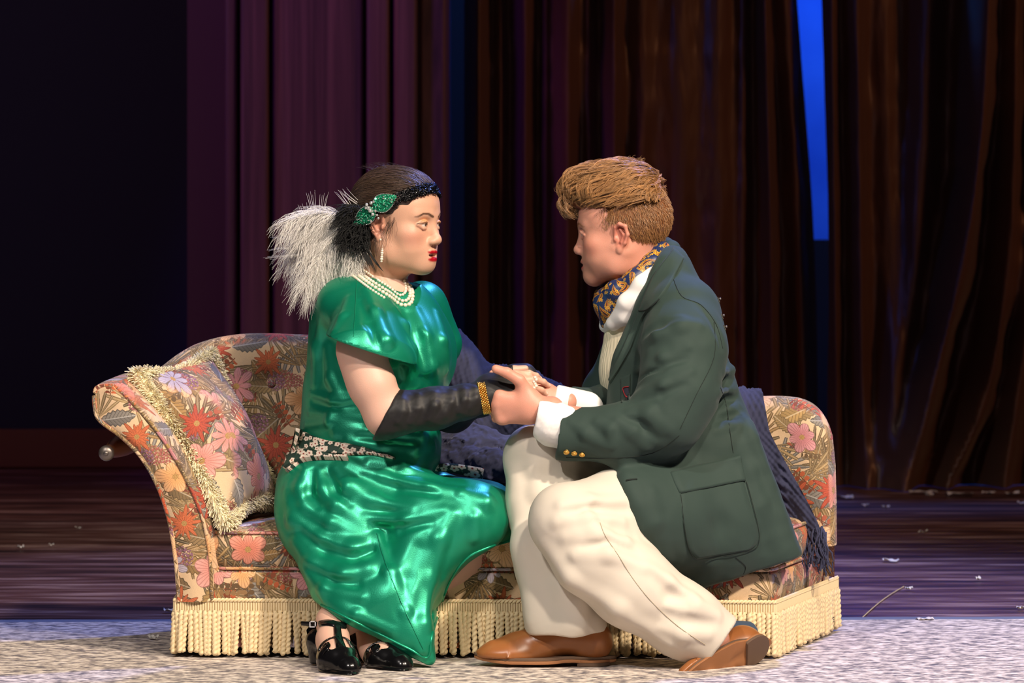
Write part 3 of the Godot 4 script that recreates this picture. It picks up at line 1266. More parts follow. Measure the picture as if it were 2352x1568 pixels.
func chaise() -> void:
	var t := thing("chaise_longue", "low chaise longue in floral tapestry with cream rope fringe", "chaise longue", Vector3(0, 0, -0.3))
	var fl := Vector2(sight(413, 0, 0.0).x, 0.0)
	var fr := Vector2(sight(1772, 0, 0.05).x, 0.05)
	var br := Vector2(sight(1910, 0, -0.58).x, -0.58)
	var bl := Vector2(sight(440, 0, -0.6).x, -0.6)
	var plan := rounded_plan([fl, fr, br, bl], 0.03)
	var g := puff(plan, [[0.03, 0.012], [0.03, 0.0], [0.137, 0.0], [0.17, -0.006], [0.197, -0.004], [0.207, 0.008]], 0.0)
	built("base", g, M.tapestry_b, t)
	var cl := Vector2(sight(489, 0, 0.0).x, 0.0)
	var cplan := rounded_plan([cl, fr + Vector2(0.0, 0.0), br + Vector2(-0.008, 0.03), Vector2(cl.x + 0.01, -0.5)], 0.04)
	g = puff(cplan, [[0.205, 0.015], [0.212, 0.002], [0.235, -0.008], [0.268, -0.010], [0.290, 0.0], [0.300, 0.016], [0.304, 0.034]], 0.030)
	built("seat_cushion", g, M.tapestry, t)
	for lv in [[0.210, 0.001], [0.292, -0.001]]:
		g = Geo.new()
		var rg := ring(cplan, lv[0], lv[1])
		var pts := []
		for p in rg: pts.append(p)
		pts.append(rg[0])
		g.tube(pts, [0.0048], 6, false)
		built("piping", g, M.tapestry_b, t)
	# scrolled arm: front panel, body swept back, piping
	var outer := [Vector2(412, 1380), Vector2(405, 1290), Vector2(390, 1195), Vector2(362, 1112), Vector2(325, 1048), Vector2(280, 1002), Vector2(232, 966), Vector2(220, 940), Vector2(219, 900), Vector2(230, 886), Vector2(262, 884)]
	var inner := [Vector2(262, 884), Vector2(300, 918), Vector2(352, 975), Vector2(402, 1048), Vector2(442, 1125), Vector2(470, 1200), Vector2(485, 1290), Vector2(488, 1380)]
	var oc := curve(outer, 4)
	var ic := curve(inner, 4)
	var a3 := []
	for q in oc: a3.append(sight(q.x, q.y, 0.0))
	var b3 := []
	for q in ic: b3.append(sight(q.x, q.y, 0.0))
	var loop: Array = a3.duplicate()
	for i in range(1, b3.size()): loop.append(b3[i])
	g = Geo.new()
	# the panel is a strip between the outer and the inner outline, slightly domed
	var rows := []
	for i in 40:
		var s := i / 39.0
		var pa: Vector3 = sample(a3, 1.0 - s)
		var pb: Vector3 = sample(b3, s)
		var row := PackedVector3Array()
		for j in 9:
			var w := j / 8.0
			var p := pa.lerp(pb, w)
			p.z = 0.012 + 0.012 * sin(w * PI)
			row.append(p)
		rows.append(row)
	g.grid(rows, false)
	built("arm_panel", g, M.tapestry_b, t)
	g = Geo.new()
	rows = []
	for st in [[0.012, 0.0], [0.0, 0.012], [-0.03, 0.022], [-0.15, 0.026], [-0.3, 0.026], [-0.45, 0.026], [-0.56, 0.024], [-0.585, 0.0]]:
		var row := PackedVector3Array()
		var n := loop.size()
		for i in n:
			var p: Vector3 = loop[i]
			var tg: Vector3 = (loop[mini(i + 1, n - 1)] - loop[maxi(i - 1, 0)]).normalized()
			var nn := Vector3(-tg.y, tg.x, 0)
			# the seat side swells more than the outside
			var w: float = st[1] * (0.25 if i < a3.size() else 1.0)
			p += nn * w
			row.append(Vector3(p.x, p.y, st[0]))
		rows.append(row)
	g.grid(rows, true)
	built("arm", g, M.tapestry, t)
	for pl in [a3, b3]:
		g = Geo.new()
		var pts := []
		for p in pl: pts.append(p + Vector3(0, 0, 0.014))
		g.tube(pts, [0.0052], 6)
		built("piping", g, M.tapestry, t)
	# back
	g = Geo.new()
	rows = []
	for i in 60:
		var v := i / 59.0
		var row := PackedVector3Array()
		for j in 230:
			row.append(back_point(lerpf(326.0, 1918.0, j / 229.0), v))
		rows.append(row)
	g.grid(rows, true)
	built("back", g, M.tapestry, t)
	for b in BUTTONS:
		g = Geo.new()
		var p := sight(b[0], b[1], -0.395)
		g.ball(Vector3(p.x, p.y, p.z - 0.043), Vector3(0.011, 0.011, 0.007))
		built("button", g, M.tapestry_b, t)
	# turned wooden roller under the scroll with a pewter knob
	g = Geo.new()
	var axis0 := sight(247, 1038, -0.02)
	var axis1 := sight(316, 1004, -0.32)
	var pts := []
	var rad := []
	for i in 14:
		var s := i / 13.0
		pts.append(axis0.lerp(axis1, s))
		rad.append(along([Vector2(0, 0.013), Vector2(0.1, 0.015), Vector2(0.22, 0.021), Vector2(0.5, 0.027), Vector2(1, 0.028)], s))
	g.tube(pts, rad, 16)
	var ro := built("roller", g, M.wood, t)
	g = Geo.new()
	g.ball(axis0 + Vector3(-0.002, -0.002, 0.004), Vector3(0.0185, 0.0185, 0.012), Basis(), 10, 16)
	g.ball(axis0 + Vector3(-0.002, -0.002, 0.015), Vector3(0.006, 0.006, 0.004), Basis(), 6, 10)
	built("knob", g, M.pewter, ro)
	# felted feet
	for q in [[448, 0.0], [1755, 0.02]]:
		g = Geo.new()
		var p := sight(q[0], 1500, q[1] - 0.05)
		foot_fuzz(g, Vector3(p.x, 0.041, q[1] - 0.045), 0.030)
		built("foot", g, M.felt, t)
	for q in [[1885, -0.50], [470, -0.52]]:
		g = Geo.new()
		var p := sight(q[0], 1450, q[1])
		foot_fuzz(g, Vector3(p.x, 0.041, q[1]), 0.028)
		built("foot", g, M.felt, t)
	# fringe: header cord, ribbed band, hanging twisted cords along the front, the right end and the left end
	var path := [Vector3(bl.x, 0, -0.45), Vector3(fl.x - 0.012, 0, fl.y + 0.010), Vector3(fr.x + 0.008, 0, fr.y + 0.012), Vector3(br.x + 0.014, 0, br.y + 0.02)]
	g = Geo.new()
	for ply in 2:
		var cp := []
		var total := 0.0
		for sgi in 3:
			var p0: Vector3 = path[sgi]
			var p1: Vector3 = path[sgi + 1]
			var ln := (p1 - p0).length()
			var nst := int(ln / 0.003)
			for i in nst:
				var s := float(i) / nst
				var an := (total + s * ln) / 0.018 * TAU + ply * PI
				cp.append(p0.lerp(p1, s) + Vector3(0, 0.138 + 0.0028 * sin(an), 0.0028 * cos(an)))
			total += ln
		g.tube(cp, [0.0034], 5)
	var fringe := built("fringe", g, M.cord, t)
	g = Geo.new()
	for sgi in 3:
		var p0: Vector3 = path[sgi]
		var p1: Vector3 = path[sgi + 1]
		var ln := (p1 - p0).length()
		var nst := int(ln / 0.0058)
		for i in nst:
			var p := p0.lerp(p1, (i + 0.5) / nst)
			g.tube([p + Vector3(0, 0.134, 0.001), p + Vector3(0, 0.112, 0.001)], [0.0031], 5, false)
	var band := built("ribbed_band", g, M.cord, fringe)
	band.set_meta("kind", "stuff")
	var cords := []
	for k in 3:
		cords.append(twisted(0.098 + 0.003 * k, 0.0068, 8.0 + k, 30).mesh())
	rng.seed = 41
	for sgi in 3:
		var p0: Vector3 = path[sgi]
		var p1: Vector3 = path[sgi + 1]
		var ln := (p1 - p0).length()
		var nst := int(ln / (0.0108 if sgi != 2 else 0.0135))
		for i in nst:
			if sgi == 0 and i < nst - 16:
				continue
			var p := p0.lerp(p1, (i + 0.5) / nst)
			var o := mesh_node("tassel_cord", cords[rng.randi() % 3], M.cord, fringe)
			o.position += p + Vector3(0, 0.116, 0.001 + rng.randf_range(-0.002, 0.004))
			o.rotation = Vector3(rng.randf_range(-0.05, 0.09), rng.randf() * TAU, rng.randf_range(-0.05, 0.05))
			if rng.randf() < 0.12:
				o.rotation.z += rng.randf_range(-0.12, 0.12)

func foot_fuzz(g: Geo, c: Vector3, r: float) -> void:
	g.ball(c, Vector3(r, 0.028, r), Basis(), 8, 12)
	for i in 260:
		var d := Vector3(rng.randf_range(-1, 1), rng.randf_range(-0.8, 1), rng.randf_range(-1, 1)).normalized()
		var p := c + d * Vector3(r, 0.028, r)
		g.strand(PackedVector3Array([p, p + d * 0.006 + Vector3(0, -0.003, 0)]), 0.0012, 0.4)

func sample(pts: Array, s: float) -> Vector3:
	var f := clampf(s, 0.0, 1.0) * (pts.size() - 1)
	var i := mini(int(f), pts.size() - 2)
	return pts[i].lerp(pts[i + 1], f - i)

# ---------------------------------------------------------------- fringed cushion
func cushion() -> void:
	var t := thing("cushion", "floral tapestry cushion with thick cream brush fringe leaning on the arm", "cushion", sight(480, 1190, -0.1))
	var tl := sight(312, 858, -0.06)
	var tr := sight(482, 812, -0.36)
	var br := sight(640, 1150, -0.30)
	var bl := sight(520, 1200, 0.005)
	var nrm := (tr - tl).cross(bl - tl).normalized()
	nrm = -nrm if nrm.x < 0.0 else nrm
	var g := Geo.new()
	for side in [1.0, -1.0]:
		var rows := []
		for i in 29:
			var v := i / 28.0
			var row := PackedVector3Array()
			for j in 29:
				var u := j / 28.0
				# edges sag inwards between the corners
				var e := 0.045 * (sin(v * PI)) * (1.0 - 2.0 * u) + 0.0
				var e2 := 0.035 * (sin(u * PI)) * (1.0 - 2.0 * v)
				var p := tl.lerp(tr, u + e).lerp(bl.lerp(br, u + e), v + e2)
				var b := pow(sin(u * PI) * sin(v * PI), 0.55)
				p += nrm * side * (0.085 if side > 0 else 0.045) * b
				p += nrm * side * 0.004 * sin(u * 17.0 + v * 5.0) * b
				row.append(p)
			rows.append(row)
		g.grid(rows, side < 0.0)
	built("cover", g, M.tapestry_b, t)
	# brush fringe round the edge
	g = Geo.new()
	rng.seed = 9
	var ed := []
	var edges := [[tl, bl], [tl, tr], [tr, br], [bl, br]]
	for q in edges:
		var a: Vector3 = q[0]
		var b: Vector3 = q[1]
		var mid := (tl + br) * 0.5
		var core := []
		for i in 17:
			var s0 := i / 16.0
			var p0 := a.lerp(b, s0)
			core.append(p0 + (mid - p0).normalized() * 0.030 * sin(s0 * PI))
		g.tint = Color(0.86, 0.82, 0.74)
		g.tube(core, [0.0120], 10)
		var n := int((b - a).length() * 130.0)
		for i in n * 75:
			var s := rng.randf()
			var p := a.lerp(b, s)
			var inw := (mid - p).normalized()
			p += inw * 0.030 * sin(s * PI)
			var dir := (b - a).normalized()
			var an := rng.randf() * TAU
			var sd := dir.cross(inw).normalized()
			var d := (inw * cos(an) + sd * sin(an) + dir * rng.randf_range(-0.5, 0.5)).normalized()
			var root := p + d * 0.0105
			var ln := rng.randf_range(0.011, 0.019)
			var k := rng.randf_range(0.88, 1.0)
			g.tint = Color(k, k * rng.randf_range(0.95, 1.0), k * rng.randf_range(0.84, 0.98))
			g.strand(PackedVector3Array([root, root + d * ln * 0.6 + Vector3(0, -0.001, 0), root + d * ln + Vector3(0, -0.004, 0)]), 0.0015, 0.7)
	var m: StandardMaterial3D = M.tuft.duplicate()
	m.vertex_color_use_as_albedo = true
	var fr := built("brush_fringe", g, m, t)
	fr.set_meta("kind", "stuff")

# ---------------------------------------------------------------- shawl over the back
func shawl() -> void:
	var t := thing("shawl", "dark blue grey knitted shawl draped over the back of the chaise", "shawl", sight(1150, 900, -0.45))
	var f := FastNoiseLite.new()
	f.seed = 21
	f.frequency = 1.0
	var g := Geo.new()
	var rows := []
	var nv := 130
	var nu := 330
	for i in nv:
		var v := i / (nv - 1.0)
		var row := PackedVector3Array()
		for j in nu:
			var u := j / (nu - 1.0)
			var vv := lerpf(0.02, 0.80, v)
			# left edge hangs from the top of the back down to the seat; right edge runs slantwise down the wing
			var left := 975.0 + 30.0 * sin(v * 9.0)
			var right := along([Vector2(0, 1880), Vector2(0.12, 1868), Vector2(0.55, 1772), Vector2(0.7, 1750), Vector2(1, 1740)], v)
			var px := lerpf(left, right, u)
			var fold := 0.5 + 0.5 * sin(px * 0.028 + vv * 7.0 + 3.0 * f.get_noise_2d(px * 0.004, vv * 2.0))
			var off := 0.010 + 0.022 * fold + 0.03 * maxf(0.0, f.get_noise_2d(px * 0.009, vv * 3.0 + 4.0))
			# the thick rolled edge at the left of the drape
			off += 0.030 * exp(-pow((px - 1060.0) / 40.0, 2.0)) * smoothstep(0.3, 0.6, vv)
			# cable knit bands and fine rows
			off += 0.0022 * sin(px * 0.45) * sin(vv * 210.0)
			off += 0.0040 * pow(maxf(0.0, sin(px * 0.05)), 6.0) * sin(vv * 150.0 + px * 0.2)
			row.append(back_point(px, vv, off))
		rows.append(row)
	g.grid(rows, true)
	built("knit", g, M.shawl, t)
	# the bunched end lying on the seat behind the woman's knees
	var s := Sculpt.new()
	s.h = 0.006
	s.noise = FastNoiseLite.new()
	s.noise.seed = 6
	s.noise.frequency = 26.0
	s.noise_amp = 0.010
	s.chain([sight(985, 1060, -0.30), sight(1060, 1060, -0.26), sight(1130, 1068, -0.20), sight(1180, 1075, -0.18)], [0.035, 0.036, 0.034, 0.03], 0.03)
	s.chain([sight(1000, 1020, -0.34), sight(1090, 1030, -0.31), sight(1200, 1045, -0.28)], [0.035, 0.05, 0.04], 0.04)
	s.run()
	g = Geo.new()
	g.join(s)
	var dm: StandardMaterial3D = M.shawl.duplicate()
	built("bunched_end", g, dm, t)
	# knotted tassels of the loose end, right
	g = Geo.new()
	rng.seed = 5
	for i in 34:
		var px := rng.randf_range(1836, 1884)
		var p := back_point(px, 0.05 + rng.randf() * 0.05, 0.03)
		var pts := PackedVector3Array()
		var sway := rng.randf_range(-0.012, 0.022)
		for k in 8:
			var q := k / 7.0
			pts.append(p + Vector3(sway * q + 0.004 * sin(q * 9.0 + i), -0.085 * q * rng.randf_range(0.9, 1.1), 0.035 * sqrt(q) + 0.012 * rng.randf()))
		g.strand(pts, 0.0028, 0.6)
	# ragged fringe where the far end lies over the top
	for i in 40:
		var px := rng.randf_range(1300, 1400)
		var p := back_point(px, 0.60 + rng.randf() * 0.05, 0.02)
		var pts := PackedVector3Array()
		var d := Vector3(rng.randf_range(-0.02, 0.03), rng.randf_range(0.0, 0.012), rng.randf_range(0.0, 0.02))
		for k in 5:
			pts.append(p + d * (k / 4.0) + Vector3(0, -0.012 * pow(k / 4.0, 2.0), 0))
		g.strand(pts, 0.0022, 0.5)
	var fr := built("tassels", g, M.shawl, t)
	fr.set_meta("kind", "stuff")

# ---------------------------------------------------------------- people: materials
func materials_people() -> void:
	var sk := vmat(0.48)
	sk.subsurf_scatter_enabled = true
	sk.subsurf_scatter_strength = 0.12
	bump(sk, noise_tex(0.09, 3, 256), 0.02, 14.0)
	M.skin = sk
	var sat := mat(Color8(4, 152, 116), 0.40, 0.6)
	sat.metallic_specular = 0.7
	bump(sat, noise_tex(0.12, 8, 512, FastNoiseLite.TYPE_SIMPLEX_SMOOTH, 5), 0.02, 4.0)
	M.satin = sat
	var gl := mat(Color8(13, 12, 14), 0.58)
	gl.rim_enabled = true
	gl.rim = 0.25
	M.glove = gl
	var jk := mat(Color8(37, 57, 51), 0.8)
	jk.rim_enabled = true
	jk.rim = 0.3
	jk.rim_tint = 0.4
	bump(jk, weave_tex(128, 4, 3), 0.008, 20.0)
	M.jacket = jk
	M.seam = mat(Color8(20, 30, 27), 0.9)
	var tr := mat(Color8(212, 204, 190), 0.8)
	bump(tr, weave_tex(128, 4, 5), 0.006, 20.0)
	M.trousers = tr
	M.trouser_seam = mat(Color8(176, 164, 142), 0.9)
	M.shirt = mat(Color8(238, 236, 234), 0.7)
	var sw := mat(Color8(242, 230, 200), 0.9)
	bump(sw, weave_tex(128, 8, 6, true), 0.15, 8.0)
	M.sweater = sw
	M.sock = mat(Color8(52, 70, 92), 0.9)
	M.leather = vmat(0.34)
	M.sole = mat(Color8(150, 100, 62), 0.6)
	M.welt = mat(Color8(96, 74, 58), 0.7)
	M.gold = mat(Color8(226, 176, 92), 0.28, 1.0)
	M.pearl = mat(Color8(238, 226, 206), 0.18, 0.1)
	M.pearl.clearcoat_enabled = true
	M.pearl.clearcoat = 0.6
	M.patent = mat(Color8(12, 12, 14), 0.18)
	M.sequin = mat(Color8(14, 14, 17), 0.2, 0.5)
	M.emerald = mat(Color8(40, 150, 112), 0.14, 0.4)
	M.diamond = mat(Color8(220, 222, 220), 0.08, 0.7)
	M.feather = vmat(0.85)
	M.feather.backlight_enabled = true
	M.feather.backlight = Color(0.35, 0.34, 0.33)
	var hr := vmat(0.38)
	hr.metallic_specular = 0.6
	M.hair = hr
	M.sash = mat(Color.WHITE, 0.6)
	M.sash.albedo_texture = ImageTexture.create_from_image(blossom(512))
	M.cravat = mat(Color.WHITE, 0.45)
	M.cravat.albedo_texture = ImageTexture.create_from_image(paisley(512))
	M.crest = mat(Color8(150, 26, 34), 0.7)
	M.crest_dark = mat(Color8(18, 22, 44), 0.7)

# white blossoms with red hearts on dark green
func blossom(size: int) -> Image:
	var im := Image.create(size, size, false, Image.FORMAT_RGB8)
	im.fill(Color8(30, 58, 48))
	var r := RandomNumberGenerator.new()
	r.seed = 3
	for i in 150:
		var cx := r.randf() * size
		var cy := r.randf() * size
		var rad := r.randf_range(0.035, 0.062) * size
		var rot := r.randf() * TAU
		var leaf := i < 40
		var q := int(rad)
		for y in range(-q, q + 1):
			for x in range(-q, q + 1):
				var d := sqrt(float(x * x + y * y)) / rad
				var a := atan2(y, x) - rot
				var c := Color(0, 0, 0, 0)
				if leaf:
					if absf(d * sin(a)) < 0.3 * (1.0 - d): c = Color8(74, 104, 78)
				else:
					var w := 0.72 + 0.28 * absf(cos(a * 2.5))
					if d < w:
						c = Color8(236, 222, 206)
						if d > w - 0.1: c = Color8(196, 170, 150)
						if d < 0.22: c = Color8(150, 60, 50)
						elif d < 0.4 and absf(sin(a * 5.0)) < 0.3: c = Color8(206, 160, 140)
				if c.a > 0.0: im.set_pixel(posmod(int(cx) + x, size), posmod(int(cy) + y, size), c)
	return im

# gold paisley on navy
func paisley(size: int) -> Image:
	var im := Image.create(size, size, false, Image.FORMAT_RGB8)
	im.fill(Color8(28, 44, 88))
	var r := RandomNumberGenerator.new()
	r.seed = 8
	for i in 130:
		var big := i < 34
		var rad := (r.randf_range(0.085, 0.12) if big else r.randf_range(0.022, 0.036)) * size
		var c0 := Vector2(r.randf(), r.randf()) * size
		if big: c0 = Vector2((i % 6 + r.randf_range(0.1, 0.6)) / 6.0, (i / 6 + r.randf_range(0.1, 0.6)) / 6.0) * size
		var rot := r.randf() * TAU
		var q := int(rad * 1.3)
		for y in range(-q, q + 1):
			for x in range(-q, q + 1):
				var v := Vector2(x, y).rotated(rot) / rad
				var c := Color(0, 0, 0, 0)
				if big:
					# a bent drop
					var bend := v - Vector2(0.28 * v.y * v.y, 0.0)
					var w := 0.55 * sqrt(maxf(0.0, 1.0 - bend.y * bend.y)) * (0.75 - 0.55 * bend.y)
					if absf(bend.y) < 1.0 and absf(bend.x) < w:
						var e := absf(bend.x) / w
						c = Color8(214, 166, 52)
						if e > 0.55 and e < 0.72: c = Color8(60, 40, 30)
						elif e < 0.5: c = Color8(196, 112, 40)
						if e < 0.22: c = Color8(48, 40, 50)
						if e > 0.85 and sin(bend.y * 26.0) > 0.0: c = Color8(28, 44, 88)
				else:
					var d := v.length()
					if d < 0.65 + 0.35 * cos(v.angle() * 5.0): c = Color8(218, 172, 62) if d > 0.3 else Color8(170, 90, 40)
				if c.a > 0.0: im.set_pixel(posmod(int(c0.x) + x, size), posmod(int(c0.y) + y, size), c)
	return im

# ---------------------------------------------------------------- heads and hands
func head(s: Sculpt, tf: Transform3D, o: Dictionary) -> void:
	s.tf = tf
	var skin: Color = o.skin
	var jw: float = o.get("jaw", 0.0)
	s.base = skin
	s.ell(Vector3(0, 0.035, -0.012), Vector3(0.076, 0.087, 0.098), 0.02)
	s.ell(Vector3(0, 0.042, 0.034), Vector3(0.066, 0.056, 0.057), 0.03)
	s.ell(Vector3(0, -0.028, 0.030), Vector3(0.061, 0.072, 0.056), 0.03)
	for m in [-1.0, 1.0]:
		s.ell(Vector3(0.026 * m, -0.052, 0.046), Vector3(o.get("cheek", 0.032), 0.036 - jw * 0.6, 0.034), 0.025)
		s.ell(Vector3(0.043 * m, -0.020, 0.052), Vector3(0.022, 0.018, 0.024), 0.022)
		s.cap(Vector3(0.055 * m, -0.042, -0.006), Vector3(0.046 * m, -0.072, 0.012), 0.019, 0.017, 0.03)
		s.cap(Vector3(0.046 * m, -0.072 + jw * 0.5, 0.012), Vector3(0.014 * m, -0.103 + jw, 0.066), 0.016, 0.014, 0.025)
	s.ell(Vector3(0, -0.098 + jw, 0.072), Vector3(0.022, 0.018, 0.021), 0.02)
	s.ell(Vector3(0, -0.060, 0.070), Vector3(0.026, 0.024, 0.022), 0.02)
	for m in [-1.0, 1.0]:
		s.cap(Vector3(0.012 * m, 0.021, 0.083), Vector3(0.042 * m, 0.023, 0.069), o.get("brow", 0.0095), 0.009, 0.016)
		s.ell(Vector3(0.032 * m, 0.004, 0.096), Vector3(0.0165, 0.010, 0.014), 0.016, 1)
	# nose
	s.cap(Vector3(0, 0.018, 0.081), Vector3(0, -0.026, 0.0995), 0.0078, 0.0092, 0.014)
	s.ell(Vector3(0, -0.0325, 0.1020), Vector3(0.0112, 0.0090, 0.0098), 0.009)
	for m in [-1.0, 1.0]:
		s.ell(Vector3(0.0116 * m, -0.0360, 0.0935), Vector3(0.0074, 0.0066, 0.0095), 0.008)
		s.ell(Vector3(0.0060 * m, -0.0435, 0.0975), Vector3(0.0036, 0.0030, 0.0050), 0.003, 1)
		# eyes and lids
		s.ell(Vector3(0.031 * m, 0.003, 0.0742), Vector3.ONE * 0.0134, 0.001)
		s.chain([Vector3(0.0175 * m, 0.001, 0.082), Vector3(0.0240 * m, 0.0080, 0.0870), Vector3(0.031 * m, 0.0100, 0.0878), Vector3(0.038 * m, 0.0082, 0.0856), Vector3(0.0470 * m, 0.0015, 0.077)], [0.0020, 0.0024, 0.0025, 0.0024, 0.0020], 0.004)
		s.chain([Vector3(0.0175 * m, 0.0, 0.082), Vector3(0.026 * m, -0.0056, 0.0854), Vector3(0.034 * m, -0.0060, 0.0850), Vector3(0.0470 * m, 0.0015, 0.077)], [0.0019, 0.0021, 0.0021, 0.0019], 0.005)
	# lips
	var gap: float = o.get("gap", 0.002)
	s.chain([Vector3(-0.023, -0.0645, 0.0785), Vector3(-0.011, -0.0585, 0.0905), Vector3(0, -0.0595, 0.0935), Vector3(0.011, -0.0585, 0.0905), Vector3(0.023, -0.0645, 0.0785)], [0.0026, 0.0042, 0.0042, 0.0042, 0.0026], 0.005)
	s.chain([Vector3(-0.022, -0.0655, 0.078), Vector3(-0.010, -0.0705 - gap, 0.0885), Vector3(0, -0.0715 - gap, 0.0905), Vector3(0.010, -0.0705 - gap, 0.0885), Vector3(0.022, -0.0655, 0.078)], [0.0026, 0.0050, 0.0056, 0.0050, 0.0026], 0.005)
	s.ell(Vector3(0, -0.0645 - gap * 0.4, 0.094), Vector3(0.018, 0.0012 + gap, 0.014), 0.002, 1)
	# ears
	var ear_down := Vector3(0, o.get("ear", 0.0), 0)
	s.tf = tf.translated_local(ear_down)
	for m in [-1.0, 1.0]:
		s.ell(Vector3(0.071 * m, -0.003, -0.012), Vector3(0.006, 0.026, 0.015), 0.006)
		s.chain([Vector3(0.072 * m, 0.004, 0.003), Vector3(0.078 * m, 0.020, 0.001), Vector3(0.083 * m, 0.027, -0.010), Vector3(0.085 * m, 0.021, -0.023), Vector3(0.083 * m, 0.002, -0.027), Vector3(0.079 * m, -0.016, -0.019), Vector3(0.075 * m, -0.028, -0.008)], [0.0036, 0.0038, 0.0042, 0.0042, 0.0040, 0.0040, 0.0044], 0.004)
		s.ell(Vector3(0.075 * m, -0.031, -0.005), Vector3(0.0045, 0.008, 0.0065), 0.005)
		s.ell(Vector3(0.080 * m, 0.000, -0.009), Vector3(0.006, 0.013, 0.008), 0.005, 1)
		s.chain([Vector3(0.078 * m, 0.014, -0.010), Vector3(0.080 * m, 0.002, -0.018), Vector3(0.077 * m, -0.014, -0.010)], [0.003], 0.004)
		s.ell(Vector3(0.074 * m, -0.006, 0.003), Vector3(0.004, 0.006, 0.004), 0.004)
	s.tf = tf
	# colouring of the skin itself: lips, brows, lashes, eyes, blush
	for m in [-1.0, 1.0]:
		s.tint_ell(Vector3(0.046 * m, -0.028, 0.066), Vector3(0.022, 0.018, 0.02), skin.lerp(o.blush, 0.5), 0.014)
		s.tint_ell(Vector3(0.078 * m, 0.0, -0.012), Vector3(0.014, 0.034, 0.022), skin.lerp(o.blush, 0.55), 0.006)
		s.tint_ell(Vector3(0.031 * m, 0.003, 0.0742), Vector3.ONE * 0.0138, Color(0.72, 0.70, 0.68), 0.0006)
		var gz: Vector3 = o.gaze
		var ec := Vector3(0.031 * m, 0.003, 0.0742)
		s.tint_ell(ec + gz * 0.0130, Vector3(0.0058, 0.0058, 0.0058), o.iris, 0.0009)
		s.tint_ell(ec + gz * 0.0136, Vector3(0.0032, 0.0032, 0.0032), Color(0.004, 0.004, 0.004), 0.0008)
		var low: Array = [Vector3(0.0175 * m, -0.0014, 0.082), Vector3(0.026 * m, -0.0068, 0.0856), Vector3(0.034 * m, -0.0072, 0.0852), Vector3(0.0470 * m, 0.0, 0.077)]
		for i in 3: s.tint_cap(low[i], low[i + 1], 0.0030, 0.0030, skin.lerp(o.blush, 0.2), 0.0008)
		if o.has("lash"):
			var ls: Array = [Vector3(0.0180 * m, 0.002, 0.0845), Vector3(0.0240 * m, 0.0064, 0.0890), Vector3(0.031 * m, 0.0080, 0.0900), Vector3(0.038 * m, 0.0064, 0.0876), Vector3(0.0500 * m, 0.0036, 0.0770)]
			for i in 4: s.tint_cap(ls[i], ls[i + 1], 0.0016, 0.0016, o.lash, 0.0007)
			s.tint_ell(Vector3(0.034 * m, 0.013, 0.088), Vector3(0.016, 0.0055, 0.010), skin.lerp(o.shadow, 0.6), 0.004)
		var bs: Array = [Vector3(0.013 * m, 0.0205, 0.0935), Vector3(0.026 * m, 0.0265, 0.0915), Vector3(0.038 * m, 0.0270, 0.0840), Vector3(0.051 * m, 0.0195, 0.0730)]
		for i in 13:
			var q: Vector3 = (bs[i / 4] as Vector3).lerp(bs[mini(i / 4 + 1, 3)], (i % 4) / 4.0)
			s.tint_ell(q, Vector3(0.0042, lerpf(0.0026, 0.0014, i / 12.0), 0.012), o.brow_col, 0.0012)
	s.tint_ell(Vector3(0, -0.059, 0.0925), Vector3(0.0215, 0.0046, 0.012), o.lip, 0.0011)
	s.tint_ell(Vector3(0, -0.0712 - gap, 0.090), Vector3(0.0195, 0.0064, 0.0115), o.lip, 0.0011)
	if o.has("teeth"):
		s.tint_ell(Vector3(0, -0.0655, 0.079), Vector3(0.019, 0.0060, 0.0085), Color(0.10, 0.012, 0.012), 0.0006)
		s.tint_ell(Vector3(0, -0.0635, 0.0795), Vector3(0.015, 0.0034, 0.0078), Color(0.80, 0.76, 0.70), 0.0006)
	if o.has("stubble"):
		s.tint_ell(Vector3(0, -0.088, 0.045), Vector3(0.066, 0.040, 0.062), skin.lerp(o.stubble, 0.35), 0.02)
		s.tint_ell(Vector3(0, -0.0712, 0.090), Vector3(0.0195, 0.0064, 0.0115), o.lip, 0.0011)
	s.tf = Transform3D()

